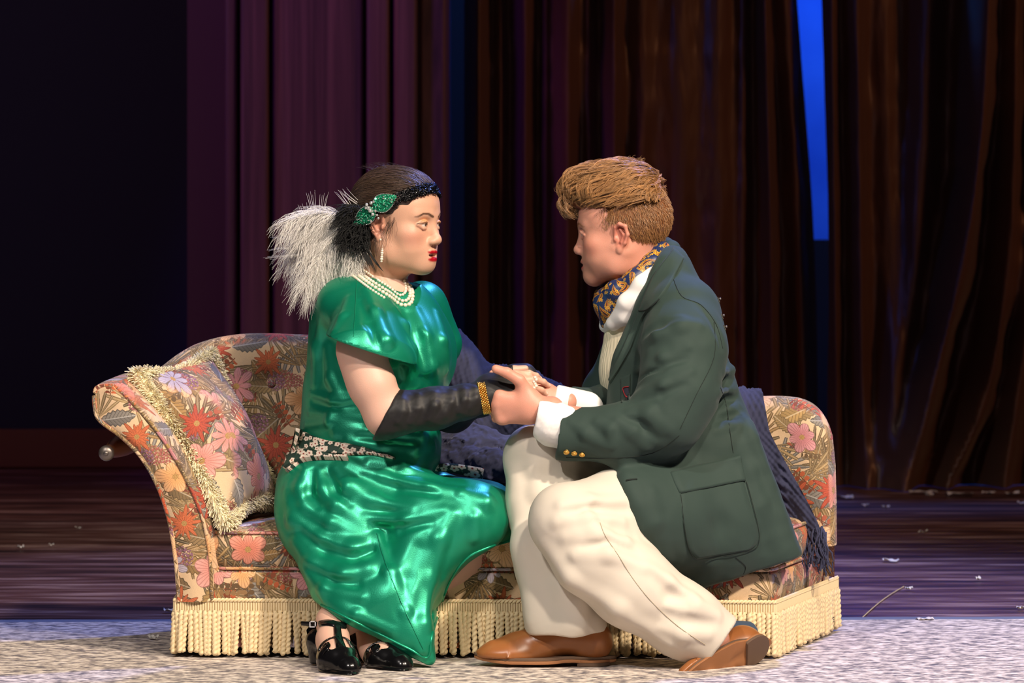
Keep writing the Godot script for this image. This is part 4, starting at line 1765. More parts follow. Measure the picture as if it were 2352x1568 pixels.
# a hand: wrist at the origin, fingers along +x, back of the hand +y, thumb towards +z
func hand(s: Sculpt, tf: Transform3D, curls: Array, spread: float, thumb: Array, side := 1.0, fat := 1.0) -> void:
	s.tf = tf
	s.cap(Vector3(-0.03, 0, 0), Vector3(0.02, 0, 0), 0.027 * fat, 0.026 * fat, 0.02)
	s.cap(Vector3(0.02, 0, 0.018 * side), Vector3(0.086, 0.002, 0.024 * side), 0.019 * fat, 0.0135 * fat, 0.02)
	s.cap(Vector3(0.02, 0, 0.0), Vector3(0.090, 0.003, 0.004 * side), 0.019 * fat, 0.0135 * fat, 0.02)
	s.cap(Vector3(0.02, -0.001, -0.016 * side), Vector3(0.084, 0.0, -0.024 * side), 0.018 * fat, 0.013 * fat, 0.02)
	var zs := [0.029, 0.0095, -0.010, -0.028]
	var bx := [0.088, 0.093, 0.089, 0.080]
	var ln := [0.072, 0.081, 0.075, 0.058]
	for f in 4:
		var p := Vector3(bx[f], 0.0, zs[f] * side)
		var an := 0.0
		var yaw: float = (1.5 - f) * spread * side
		var r := (0.0098 if f < 3 else 0.0086) * fat
		var segs := [0.46, 0.30, 0.24]
		for j in 3:
			an += curls[f][j]
			var d := Vector3(cos(an) * cos(yaw), -sin(an), cos(an) * sin(yaw))
			var q: Vector3 = p + d * ln[f] * segs[j]
			s.cap(p, q, r * (1.0 - 0.08 * j), r * (0.92 - 0.09 * j), 0.004 if j else 0.012)
			if j == 2 and s.paints.size() < 200:
				# nail
				var up := Vector3(sin(an) * cos(yaw), cos(an), sin(an) * sin(yaw))
				s.tint_ell(q + up * r * 0.75 - d * 0.001, Vector3(0.006, 0.004, 0.0048) * fat, s.base.lerp(Color(0.95, 0.75, 0.70), 0.55), 0.0012, Basis(d, up, d.cross(up)))
			p = q
	var t0 := Vector3(0.022, -0.004, 0.026 * side)
	var t1: Vector3 = t0 + thumb[0] * Vector3(1, 1, side) * 0.045
	var t2: Vector3 = t1 + thumb[1] * Vector3(1, 1, side) * 0.034
	var t3: Vector3 = t2 + thumb[2] * Vector3(1, 1, side) * 0.026
	s.chain([t0, t1], [0.018 * fat, 0.0125 * fat], 0.02)
	s.chain([t1, t2, t3], [0.0122 * fat, 0.0108 * fat, 0.0092 * fat], 0.005)
	s.tf = Transform3D()

func face_basis(yaw: float, pitch: float, roll: float) -> Basis:
	# yaw 0 faces the audience, +90 degrees faces house right
	return Basis(Vector3.UP, yaw) * Basis(Vector3.RIGHT, pitch) * Basis(Vector3(0, 0, 1), roll)

# a piece of cloth lying on a sculpted surface between two outlines given in the picture
func patch(s: Sculpt, left: Array, right: Array, nu: int, nv: int, off: float, uvk := 1.0, drop := 0.004) -> Geo:
	var l := curve(left, 8)
	var r := curve(right, 8)
	var g := Geo.new()
	var rows := []
	var uvs := []
	var cache := []
	var mid: Vector2 = (l[l.size() / 2] + r[r.size() / 2]) * 0.5
	for i in nv:
		var row := []
		for j in nu:
			var a := pick(l, i / (nv - 1.0))
			var b := pick(r, i / (nv - 1.0))
			var q := a.lerp(b, j / (nu - 1.0))
			var p := s.hit(q.x, q.y, 0.6, -0.6)
			row.append([p, s.normal(p)])
		cache.append(row)
	# texture coordinates are metres along and across the cloth itself
	var run := 0.0
	for i in range(-1, nv + 1):
		var row := PackedVector3Array()
		var ur := []
		var width := 0.0
		if i > 0 and i < nv:
			run += ((cache[i][nu / 2][0] as Vector3) - (cache[i - 1][nu / 2][0] as Vector3)).length()
		for j in range(-1, nu + 1):
			if j > 0 and j < nu:
				var ci := clampi(i, 0, nv - 1)
				width += ((cache[ci][j][0] as Vector3) - (cache[ci][j - 1][0] as Vector3)).length()
			var e: Array = cache[clampi(i, 0, nv - 1)][clampi(j, 0, nu - 1)]
			var rim := i < 0 or j < 0 or i == nv or j == nu
			row.append(e[0] + e[1] * (off if not rim else -drop))
			ur.append(Vector2(run, width) * uvk)
		rows.append(row)
		uvs.append(ur)
	g.grid(rows, false, uvs)
	return g

func pick(pts: Array, s: float) -> Vector2:
	var f := clampf(s, 0.0, 1.0) * (pts.size() - 1)
	var i := mini(int(f), pts.size() - 2)
	return pts[i].lerp(pts[i + 1], f - i)

# a stitched line lying on the surface
func line_on(g: Geo, s: Sculpt, pts: Array, r: float, lift := 0.0005) -> void:
	var w := []
	for q in curve(pts, 5):
		var p := s.hit(q.x, q.y, 0.6, -0.6)
		w.append(p + s.normal(p) * lift)
	g.tube(w, [r], 5)

var jobs := []
func work() -> void:
	for s in jobs:
		s.run()
	jobs.clear()

func people() -> void:
	woman()
	man()

# ---------------------------------------------------------------- the woman in green
func woman() -> void:
	var who := thing("person", "seated woman in a green satin dress, long black gloves and a white feathered headband", "person", sight(860, 1540, 0.1))
	var skin := lin(208, 160, 134)
	var hp := sight(914, 515, -0.08)
	var hb := face_basis(deg_to_rad(90.0 - 28.0), deg_to_rad(2.0), 0.0)
	var tf := Transform3D(hb.scaled(Vector3.ONE * 1.03), hp)
	var s := Sculpt.new()
	s.h = 0.0024
	head(s, tf, {"skin": skin, "blush": lin(196, 120, 104), "lip": lin(168, 12, 28), "iris": lin(48, 36, 28), "gaze": Vector3(0.30, 0.04, 0.95).normalized(), "lash": lin(24, 18, 18), "shadow": lin(206, 140, 80), "brow_col": lin(82, 56, 42), "gap": 0.004, "teeth": true, "cheek": 0.036, "jaw": 0.012})
	# soft full chin and throat
	s.tf = tf
	s.ell(Vector3(0, -0.072, 0.030), Vector3(0.044, 0.026, 0.042), 0.03)
	s.tf = Transform3D()
	s.cap(sight(880, 575, -0.09), sight(880, 655, -0.10), 0.053, 0.055, 0.03)
	jobs.append(s)
	# arms and legs
	var b := Sculpt.new()
	b.h = 0.006
	b.base = lin(216, 174, 154)
	b.chain([sight(882, 640, -0.10), sight(876, 720, -0.095)], [0.053, 0.088], 0.04)
	b.chain([sight(830, 712, -0.06), sight(945, 722, -0.15)], [0.045, 0.045], 0.05)
	b.chain([sight(838, 752, 0.06), sight(828, 800, 0.12), sight(858, 890, 0.150), sight(885, 955, 0.155), sight(1000, 938, 0.150), sight(1115, 912, 0.14)], [0.038, 0.048, 0.046, 0.042, 0.040, 0.028], 0.03)
	b.ell(sight(838, 850, 0.14), Vector3(0.046, 0.075, 0.048), 0.03, 0, Basis(Vector3(0, 0, 1), 0.32))
	b.chain([sight(955, 760, -0.24), sight(975, 860, -0.22), sight(985, 940, -0.18), sight(1120, 905, -0.06)], [0.05, 0.045, 0.038, 0.028], 0.03)
	b.chain([sight(850, 740, -0.10), sight(840, 980, -0.10)], [0.10, 0.11], 0.05)
	b.chain([sight(760, 1090, -0.06), sight(1075, 1190, 0.09), sight(800, 1405, 0.16), sight(766, 1428, 0.165)], [0.095, 0.062, 0.042, 0.036], 0.03)
	b.chain([sight(790, 1085, -0.22), sight(1115, 1185, -0.04), sight(880, 1430, 0.09), sight(846, 1470, 0.10)], [0.09, 0.060, 0.046, 0.033], 0.03)
	b.ell(sight(1060, 1280, -0.01), Vector3(0.060, 0.085, 0.055), 0.03, 0, Basis(Vector3(0, 0, 1), -0.65))
	# feet
	b.chain([sight(766, 1428, 0.165), sight(764, 1470, 0.235), sight(775, 1515, 0.300), sight(796, 1532, 0.335)], [0.036, 0.034, 0.0375, 0.024], 0.02)
	b.chain([sight(846, 1470, 0.10), sight(862, 1492, 0.165), sight(885, 1516, 0.225), sight(912, 1528, 0.262)], [0.033, 0.032, 0.0365, 0.022], 0.02)
	jobs.append(b)
	# the bare fingers of the near hand
	var hd := Sculpt.new()
	hd.h = 0.0026
	hd.base = lin(216, 170, 148)
	var hx := Vector3(0.97, 0.22, -0.05).normalized()
	var hy := Vector3(-0.16, 0.62, 0.72)
	hy = (hy - hx * hy.dot(hx)).normalized()
	var near_hand := Transform3D(Basis(hx, hy, hx.cross(hy)), sight(1102, 902, 0.142))
	hand(hd, near_hand, [[0.3, 0.5, 0.3], [0.25, 0.5, 0.3], [0.3, 0.5, 0.3], [0.4, 0.5, 0.3]], 0.05, [Vector3(0.75, -0.2, 0.6).normalized(), Vector3(0.95, -0.2, 0.2).normalized(), Vector3(1, -0.2, 0)], -1.0, 0.86)
	jobs.append(hd)
	# gloves
	var gn := Sculpt.new()
	gn.h = 0.0045
	gn.noise = FastNoiseLite.new()
	gn.noise.seed = 2
	gn.noise.frequency = 30.0
	gn.noise_amp = 0.0014
	gn.chain([sight(872, 962, 0.158), sight(905, 949, 0.158), sight(1000, 937, 0.152), sight(1070, 922, 0.146), sight(1118, 911, 0.142), sight(1140, 905, 0.14)], [0.050, 0.049, 0.0455, 0.037, 0.029, 0.028], 0.02)
	gn.half(sight(888, 946, 0.158), Vector3(-0.88, 0.47, 0.0), 0.004)
	for q in [[960, 893, 946, 985], [1000, 889, 985, 978], [1040, 884, 1024, 968], [1066, 882, 1056, 958], [1092, 880, 1084, 950], [925, 906, 915, 985]]:
		gn.fold([Vector2(q[0], q[1] + 14), Vector2((q[0] + q[2]) * 0.5 + 6, (q[1] + q[3]) * 0.5), Vector2(q[2], q[3] - 16)], 0.0040, 0.14, 0.016)
	var gh := Sculpt.new()
	gh.h = 0.0032
	hand(gh, near_hand, [[0.3, 0.5, 0.3], [0.25, 0.5, 0.3], [0.3, 0.5, 0.3], [0.4, 0.5, 0.3]], 0.05, [Vector3(0.75, -0.2, 0.6).normalized(), Vector3(0.95, -0.2, 0.2).normalized(), Vector3(1, -0.2, 0)], -1.0, 1.02)
	gh.half(sight(1183, 890, 0.13), Vector3(1, 0.1, 0), 0.003)
	jobs.append(gn)
	jobs.append(gh)
	var gf := Sculpt.new()
	gf.h = 0.005
	gf.chain([sight(985, 945, -0.18), sight(1040, 945, -0.08), sight(1105, 915, 0.03), sight(1140, 882, 0.05)], [0.047, 0.043, 0.035, 0.028], 0.03)
	gf.chain([sight(1140, 882, 0.05), sight(1180, 858, 0.05), sight(1208, 853, 0.045), sight(1228, 872, 0.05)], [0.028, 0.018, 0.014, 0.011], 0.02)
	gf.chain([sight(1140, 890, 0.05), sight(1180, 870, 0.045), sight(1216, 862, 0.04)], [0.026, 0.017, 0.012], 0.02)
	jobs.append(gf)
	var dr := dress_shape()
	jobs.append(dr)
	# hair cap and loose knot
	var hc := Sculpt.new()
	hc.h = 0.004
	hc.base = lin(44, 28, 21)
	hc.tf = tf
	hc.ell(Vector3(0, 0.037, -0.014), Vector3(0.081, 0.091, 0.102), 0.02)
	hc.ell(Vector3(0, 0.050, 0.028), Vector3(0.071, 0.058, 0.060), 0.03)
	hc.half(Vector3(0, 0.074, 0.077), Vector3(0, -0.42, 0.91), 0.006)
	hc.ell(Vector3(0.085, -0.012, 0.0), Vector3(0.024, 0.045, 0.036), 0.01, 1)
	hc.ell(Vector3(-0.085, -0.012, 0.0), Vector3(0.024, 0.045, 0.036), 0.01, 1)
	hc.half(Vector3(0, -0.052, 0.0), Vector3(0, -1, 0.25), 0.02)
	hc.ell(Vector3(0.078, 0.010, 0.052), Vector3(0.026, 0.034, 0.030), 0.012, 1)
	hc.ell(Vector3(-0.078, 0.010, 0.052), Vector3(0.026, 0.034, 0.030), 0.012, 1)
	hc.ell(Vector3(-0.01, -0.015, -0.112), Vector3(0.050, 0.048, 0.036), 0.02)
	hc.tf = Transform3D()
	jobs.append(hc)
	work()
	var g := Geo.new()
	g.join(s)
	g.join(b)
	g.join(hd)
	var body := built("body", g, M.skin, who)
	g = Geo.new()
	g.join(dr)
	var dress := built("dress", g, M.satin, who)
	dress_trim(dr, dress)
	g = Geo.new()
	g.join(gn)
	g.join(gh)
	var glove := built("glove", g, M.glove, who)
	g = Geo.new()
	g.join(gf)
	built("glove", g, M.glove, who)
	bracelet(glove, gn)
	# pearl ring
	g = Geo.new()
	var rp := sight(1229, 878, 0.165)
	for i in 6:
		g.ball(rp + Vector3(0.003 * sin(i * 2.1), 0.011 - 0.0048 * i, 0.002 * cos(i)), Vector3.ONE * 0.0042)
	built("pearl_ring", g, M.pearl, who)
	woman_hair(hc, tf, who)
	headdress(tf, who)
	necklace(who, s, b, dr)
	earring(tf, who)
	woman_shoes(who, b)

func dress_shape() -> Sculpt:
	var d := Sculpt.new()
	d.h = 0.0052
	d.base = Color.WHITE
	d.noise = FastNoiseLite.new()
	d.noise.seed = 14
	d.noise.frequency = 6.0
	d.noise.fractal_octaves = 1
	d.noise_amp = 0.003
	# near sleeve: a wide cape sleeve, hollow, cut square
	d.cap(sight(832, 690, 0.03), sight(828, 820, 0.135), 0.046, 0.100, 0.02)
	d.cap(sight(856, 700, 0.04), sight(880, 830, 0.130), 0.044, 0.075, 0.03)
	d.cap(sight(832, 770, 0.10), sight(822, 900, 0.150), 0.062, 0.105, 0.004, 1)
	d.half(sight(752, 772, 0.12), Vector3(-0.30, -0.95, 0.0), 0.004)
	# torso
	var lean := Basis(Vector3(0, 0, 1), -0.10)
	d.ell(sight(878, 820, -0.09), Vector3(0.158, 0.20, 0.150), 0.03, 0, lean)
	d.ell(sight(852, 960, -0.09), Vector3(0.146, 0.12, 0.145), 0.05)
	d.ell(sight(862, 1000, -0.085), Vector3(0.150, 0.055, 0.150), 0.03)
	d.ell(sight(955, 812, 0.005), Vector3(0.078, 0.085, 0.075), 0.05)
	d.ell(sight(985, 815, -0.13), Vector3(0.060, 0.085, 0.070), 0.04)
	d.chain([sight(788, 702, 0.0), sight(850, 690, -0.03), sight(905, 716, -0.10), sight(965, 712, -0.22)], [0.058, 0.046, 0.046, 0.052], 0.04)
	d.chain([sight(786, 690, -0.03), sight(800, 665, -0.10), sight(850, 660, -0.20)], [0.05, 0.042, 0.04], 0.03)
	d.cap(sight(970, 700, -0.22), sight(1000, 790, -0.25), 0.055, 0.062, 0.03)
	# back of the bodice falls straight
	d.chain([sight(772, 740, -0.08), sight(766, 900, -0.09), sight(752, 990, -0.09)], [0.062, 0.058, 0.058], 0.04)
	# neck opening
	d.ell(sight(880, 636, -0.08), Vector3(0.096, 0.040, 0.085), 0.012, 1, Basis(Vector3(0, 0, 1), -0.55))
	d.ell(sight(905, 650, -0.08), Vector3(0.055, 0.050, 0.060), 0.012, 1)
	# hips and lap
	d.ell(sight(900, 1050, -0.06), Vector3(0.11, 0.06, 0.14), 0.05)
	d.ell(sight(790, 1105, -0.10), Vector3(0.145, 0.095, 0.155), 0.05)
	d.cap(sight(750, 1125, -0.02), sight(1085, 1190, 0.10), 0.100, 0.072, 0.05)
	d.cap(sight(790, 1110, -0.20), sight(1118, 1182, -0.05), 0.090, 0.068, 0.05)
	d.cap(sight(1085, 1190, 0.10), sight(820, 1420, 0.18), 0.068, 0.055, 0.06)
	d.cap(sight(1112, 1190, -0.04), sight(880, 1430, 0.11), 0.066, 0.060, 0.06)
	d.cap(sight(980, 1185, 0.12), sight(925, 1440, 0.20), 0.055, 0.050, 0.06)
	d.cap(sight(700, 1190, 0.01), sight(750, 1350, 0.13), 0.052, 0.040, 0.06)
	d.cap(sight(700, 1120, -0.03), sight(695, 1220, 0.02), 0.050, 0.045, 0.05)
	d.cap(sight(800, 1200, 0.05), sight(820, 1380, 0.16), 0.090, 0.060, 0.06)
	d.chain([sight(900, 1380, 0.19), sight(955, 1470, 0.215), sight(984, 1512, 0.225)], [0.060, 0.034, 0.012], 0.05)
	d.cap(sight(1120, 1180, 0.03), sight(1160, 1205, 0.0), 0.060, 0.045, 0.04)
	# the hem: slants down to a point, then curves up to the far knee
	d.half(sight(735, 1393, 0.15), Vector3(-0.447, -0.894, 0.0), 0.006)
	d.ell(sight(1206, 1455, 0.1), Vector3(0.205, 0.205, 3.0), 0.006, 1)
	d.half(sight(1187, 1232, 0.0), Vector3(0.02, -1.0, 0.0), 0.004).op = 3
	d.prims.pop_back()
	folds_of_dress(d)
	return d

func V(a: float, b: float) -> Vector2:
	return Vector2(a, b)

func folds_of_dress(d: Sculpt) -> void:
	var ridge := func(pts: Array, r: float, out := 0.42) -> void: d.fold(pts, r, out, r * 1.7)
	var dip := func(pts: Array, r: float) -> void: d.fold(pts, r, 0.25, r * 1.8, 1)
	# bodice: drapes from the neckline over the bust
	ridge.call([V(911, 712), V(930, 750), V(950, 800), V(968, 850)], 0.012)
	ridge.call([V(954, 708), V(976, 770), V(992, 845), V(996, 915)], 0.012)
	dip.call([V(935, 720), V(958, 775), V(976, 845)], 0.010)
	ridge.call([V(936, 850), V(930, 890), V(922, 925)], 0.010)
	ridge.call([V(930, 845), V(955, 885), V(985, 898)], 0.010)
	ridge.call([V(1005, 720), V(1020, 780), V(1028, 850)], 0.010)
	# sleeve
	ridge.call([V(842, 665), V(862, 715), V(888, 780), V(900, 830)], 0.011)
	ridge.call([V(800, 685), V(786, 725), V(768, 758)], 0.010)
	dip.call([V(828, 690), V(846, 740), V(866, 790)], 0.009)
	# back and side
	ridge.call([V(735, 735), V(727, 800), V(724, 880)], 0.012)
	ridge.call([V(752, 800), V(758, 870), V(786, 930)], 0.010)
	ridge.call([V(716, 905), V(762, 920), V(812, 914)], 0.009)
	dip.call([V(718, 922), V(765, 938), V(812, 930)], 0.007)
	ridge.call([V(712, 948), V(760, 955), V(846, 962)], 0.009)
	ridge.call([V(702, 975), V(756, 972), V(830, 982)], 0.008)
	ridge.call([V(770, 992), V(868, 989), V(965, 1003), V(998, 994)], 0.010)
	ridge.call([V(800, 1014), V(880, 1022), V(950, 1030), V(996, 1024)], 0.010)
	dip.call([V(820, 1004), V(890, 1006), V(960, 1016)], 0.007)
	# skirt: gathers fanning out from the sash
	ridge.call([V(702, 1080), V(690, 1120), V(700, 1165), V(760, 1200), V(846, 1232)], 0.012)
	dip.call([V(718, 1085), V(712, 1130), V(730, 1160)], 0.009)
	ridge.call([V(735, 1082), V(742, 1120), V(772, 1160), V(840, 1205)], 0.012)
	dip.call([V(752, 1085), V(770, 1125), V(800, 1155)], 0.009)
	ridge.call([V(772, 1074), V(800, 1115), V(860, 1148), V(944, 1168)], 0.012)
	ridge.call([V(800, 1064), V(879, 1095), V(987, 1117), V(1060, 1128)], 0.011)
	dip.call([V(830, 1095), V(910, 1122), V(1000, 1134)], 0.008)
	ridge.call([V(850, 1060), V(930, 1078), V(1010, 1096)], 0.010)
	ridge.call([V(846, 1186), V(930, 1194), V(1020, 1170)], 0.011)
	dip.call([V(850, 1204), V(920, 1212), V(990, 1200)], 0.008)
	# swags at the near side
	ridge.call([V(662, 1125), V(676, 1190), V(735, 1240), V(814, 1260), V(866, 1244)], 0.014)
	dip.call([V(690, 1218), V(745, 1262), V(810, 1280), V(858, 1266)], 0.010)
	ridge.call([V(680, 1245), V(716, 1296), V(792, 1318), V(850, 1302), V(880, 1268)], 0.015)
	dip.call([V(700, 1300), V(760, 1338), V(820, 1340)], 0.010)
	ridge.call([V(690, 1300), V(745, 1352), V(830, 1372)], 0.012)
	# knee and fall of the hem
	ridge.call([V(1060, 1132), V(1120, 1152), V(1164, 1196)], 0.012)
	ridge.call([V(1040, 1180), V(1010, 1240), V(990, 1330), V(976, 1430), V(972, 1492)], 0.013)
	ridge.call([V(1090, 1190), V(1090, 1235)], 0.012)
	dip.call([V(960, 1260), V(930, 1330), V(920, 1400)], 0.014)
	ridge.call([V(868, 1228), V(893, 1310), V(930, 1405), V(966, 1495)], 0.010)
	ridge.call([V(745, 1378), V(820, 1412), V(900, 1450)], 0.010)
	ridge.call([V(1020, 1330), V(1000, 1400), V(990, 1470)], 0.009)

func dress_trim(d: Sculpt, dress: Node) -> void:
	# printed sash tied low on the hips, its tail lying across the lap
	var g := patch(d, [V(686, 984), V(740, 1008), V(800, 1018), V(850, 1030), V(905, 1052)], [V(662, 1085), V(720, 1046), V(790, 1046), V(850, 1044), V(908, 1056)], 9, 46, 0.009, 6.0)
	var sash := built("sash", g, M.sash, dress)
	g = patch(d, [V(668, 1050), V(700, 1040), V(740, 1044), V(800, 1052)], [V(660, 1080), V(695, 1062), V(740, 1056), V(800, 1058)], 7, 24, 0.015, 6.0)
	built("wrap", g, M.sash, sash)
	# loose tail, a flat ribbon with thickness
	g = Geo.new()
	var rows := []
	var uvs := []
	var top := curve([V(935, 1062), V(985, 1066), V(1040, 1064), V(1112, 1075)], 6)
	var bot := curve([V(935, 1068), V(985, 1080), V(1040, 1086), V(1108, 1102)], 6)
	for k in [0, 1, 2, 3, 4]:
		var row := PackedVector3Array()
		var ur := []
		for i in top.size():
			var q: Vector2 = top[i].lerp(bot[i], [0.0, 0.0, 0.5, 1.0, 1.0][k])
			var z: float = lerpf(-0.02, -0.14, float(i) / top.size()) + [-0.006, 0.0, 0.003, 0.001, -0.006][k]
			row.append(sight(q.x, q.y, z + 0.02))
			ur.append(Vector2(i * 0.05, [0.0, 0.02, 0.09, 0.16, 0.18][k]))
		rows.append(row)
		uvs.append(ur)
	g.grid(rows, false, uvs)
	built("tail", g, M.sash, sash)
	# seams and hem
	g = Geo.new()
	line_on(g, d, [V(820, 642), V(817, 700), V(812, 772)], 0.0012)
	built("seam", g, M.satin, dress)
	g = Geo.new()
	line_on(g, d, [V(866, 1225), V(885, 1290), V(925, 1390), V(972, 1490)], 0.0014)
	built("seam", g, M.satin, dress)
	g = Geo.new()
	var hem := []
	for q in curve([V(738, 1389), V(800, 1420), V(870, 1455), V(940, 1490), V(982, 1509), V(994, 1452), V(1028, 1346), V(1070, 1284), V(1124, 1256), V(1176, 1240)], 5):
		var p := d.hit(q.x, q.y, 0.6, -0.6)
		hem.append(p)
	g.tube(hem, [0.0035], 6)
	built("hem", g, M.satin, dress)

func bracelet(glove: Node, gn: Sculpt) -> void:
	var g := Geo.new()
	# woven mesh band: rows of small links round the wrist
	var c := sight(1112, 912, 0.142)
	var ax := Vector3(0.97, 0.20, 0.0).normalized()
	var u := Vector3(-0.2, 0.97, 0.0).normalized()
	var w := ax.cross(u)
	for r in 5:
		for i in 40:
			var an := TAU * (i + 0.5 * (r % 2)) / 40.0
			var n := u * cos(an) + w * sin(an)
			g.ball(c + ax * (r - 2) * 0.0036 + n * 0.0375 * Vector3(1, 0.98, 1), Vector3(0.0028, 0.0028, 0.0028), Basis(), 4, 6)
	built("bracelet", g, M.gold, glove)

# the point of a sculpted head of hair met from within along a direction, lifted a little
func on_cap(hc: Sculpt, tf: Transform3D, c: Vector3, d: Vector3, lift: float) -> Vector3:
	var r := 0.112
	for i in 3:
		r -= hc.at(tf * (c + d * r))
	return tf * (c + d * (r + lift))

func woman_hair(hc: Sculpt, tf: Transform3D, who: Node) -> void:
	var g := Geo.new()
	g.join(hc)
	rng.seed = 31
	# strands combed from the hairline back to the knot
	for i in 7500:
		var side := rng.randf_range(-1.45, 1.45)
		var d0 := Vector3(sin(side) * 0.98, 0.12 + 0.40 * cos(side), 0.90 * cos(side) - 0.02).normalized()
		var d1 := Vector3(sin(side) * 0.18, -0.05 + rng.randf_range(-0.2, 0.15), -1.0).normalized()
		var t0 := rng.randf_range(0.0, 0.55)
		var t1 := minf(1.0, t0 + rng.randf_range(0.3, 0.6))
		var pts := PackedVector3Array()
		var lift := rng.randf_range(0.0005, 0.0045)
		var ph := rng.randf() * TAU
		for k in 8:
			var t := lerpf(t0, t1, k / 7.0)
			var d := d0.slerp(d1, t)
			pts.append(on_cap(hc, tf, Vector3(0, 0.037, -0.014), d, lift + 0.0012 * sin(ph + t * 14.0)))
		var v := rng.randf_range(0.45, 2.0)
		g.tint = Color(0.058 * v, 0.035 * v, 0.024 * v)
		g.strand(pts, 0.00065, 0.5)
	# temple hair drawn down over the top of the ear
	for i in 1600:
		var m := -1.0 if i % 4 else 1.0
		var sd := rng.randf_range(0.95, 1.5)
		var d0 := Vector3(sin(sd) * m, rng.randf_range(-0.12, 0.30), cos(sd) * 1.1).normalized()
		var d1 := Vector3(0.75 * m, -0.22 + rng.randf_range(-0.2, 0.2), -0.75).normalized()
		var t1 := rng.randf_range(0.35, 0.9)
		var pts := PackedVector3Array()
		var lift := rng.randf_range(0.0005, 0.004)
		for k in 8:
			pts.append(on_cap(hc, tf, Vector3(0, 0.037, -0.014), d0.slerp(d1, t1 * k / 7.0), lift))
		var v := rng.randf_range(0.45, 2.0)
		g.tint = Color(0.045 * v, 0.027 * v, 0.018 * v)
		g.strand(pts, 0.0006, 0.4)
	# fine wisps by the ear and nape
	for i in 70:
		var a := rng.randf()
		var root := Vector3(-0.072 - 0.004 * rng.randf(), lerpf(0.02, -0.05, a), lerpf(0.022, -0.06, a * a) + rng.randf_range(-0.012, 0.012))
		if i < 10: root = Vector3(-0.068, rng.randf_range(0.004, 0.04), rng.randf_range(0.018, 0.044))
		var pts := PackedVector3Array()
		var dz := rng.randf_range(-0.02, 0.0)
		var ln := rng.randf_range(0.03, 0.07)
		for k in 6:
			var t := k / 5.0
			pts.append(tf * (root + Vector3(-0.004 * sin(t * PI), -ln * t, dz * t + 0.004 * sin(t * 5.0 + i))))
		g.tint = Color(0.05, 0.03, 0.02)
		g.strand(pts, 0.00035, 0.3)
	# flyaways at the crown
	for i in 60:
		var d := Vector3(rng.randf_range(-0.5, 0.5), 1.0, rng.randf_range(-0.6, 0.8)).normalized()
		var p := tf * (Vector3(0, 0.037, -0.014) + d * Vector3(0.081, 0.093, 0.104))
		var w := tf.basis * Vector3(rng.randf_range(-0.3, 0.3), 0.35, -1.0).normalized() / 1.03
		g.strand(PackedVector3Array([p, p + w * 0.012 + Vector3(0, 0.002, 0), p + w * 0.028, p + w * 0.04 + Vector3(0, -0.003, 0)]), 0.0003, 0.5)
	built("hair", g, M.hair, who)

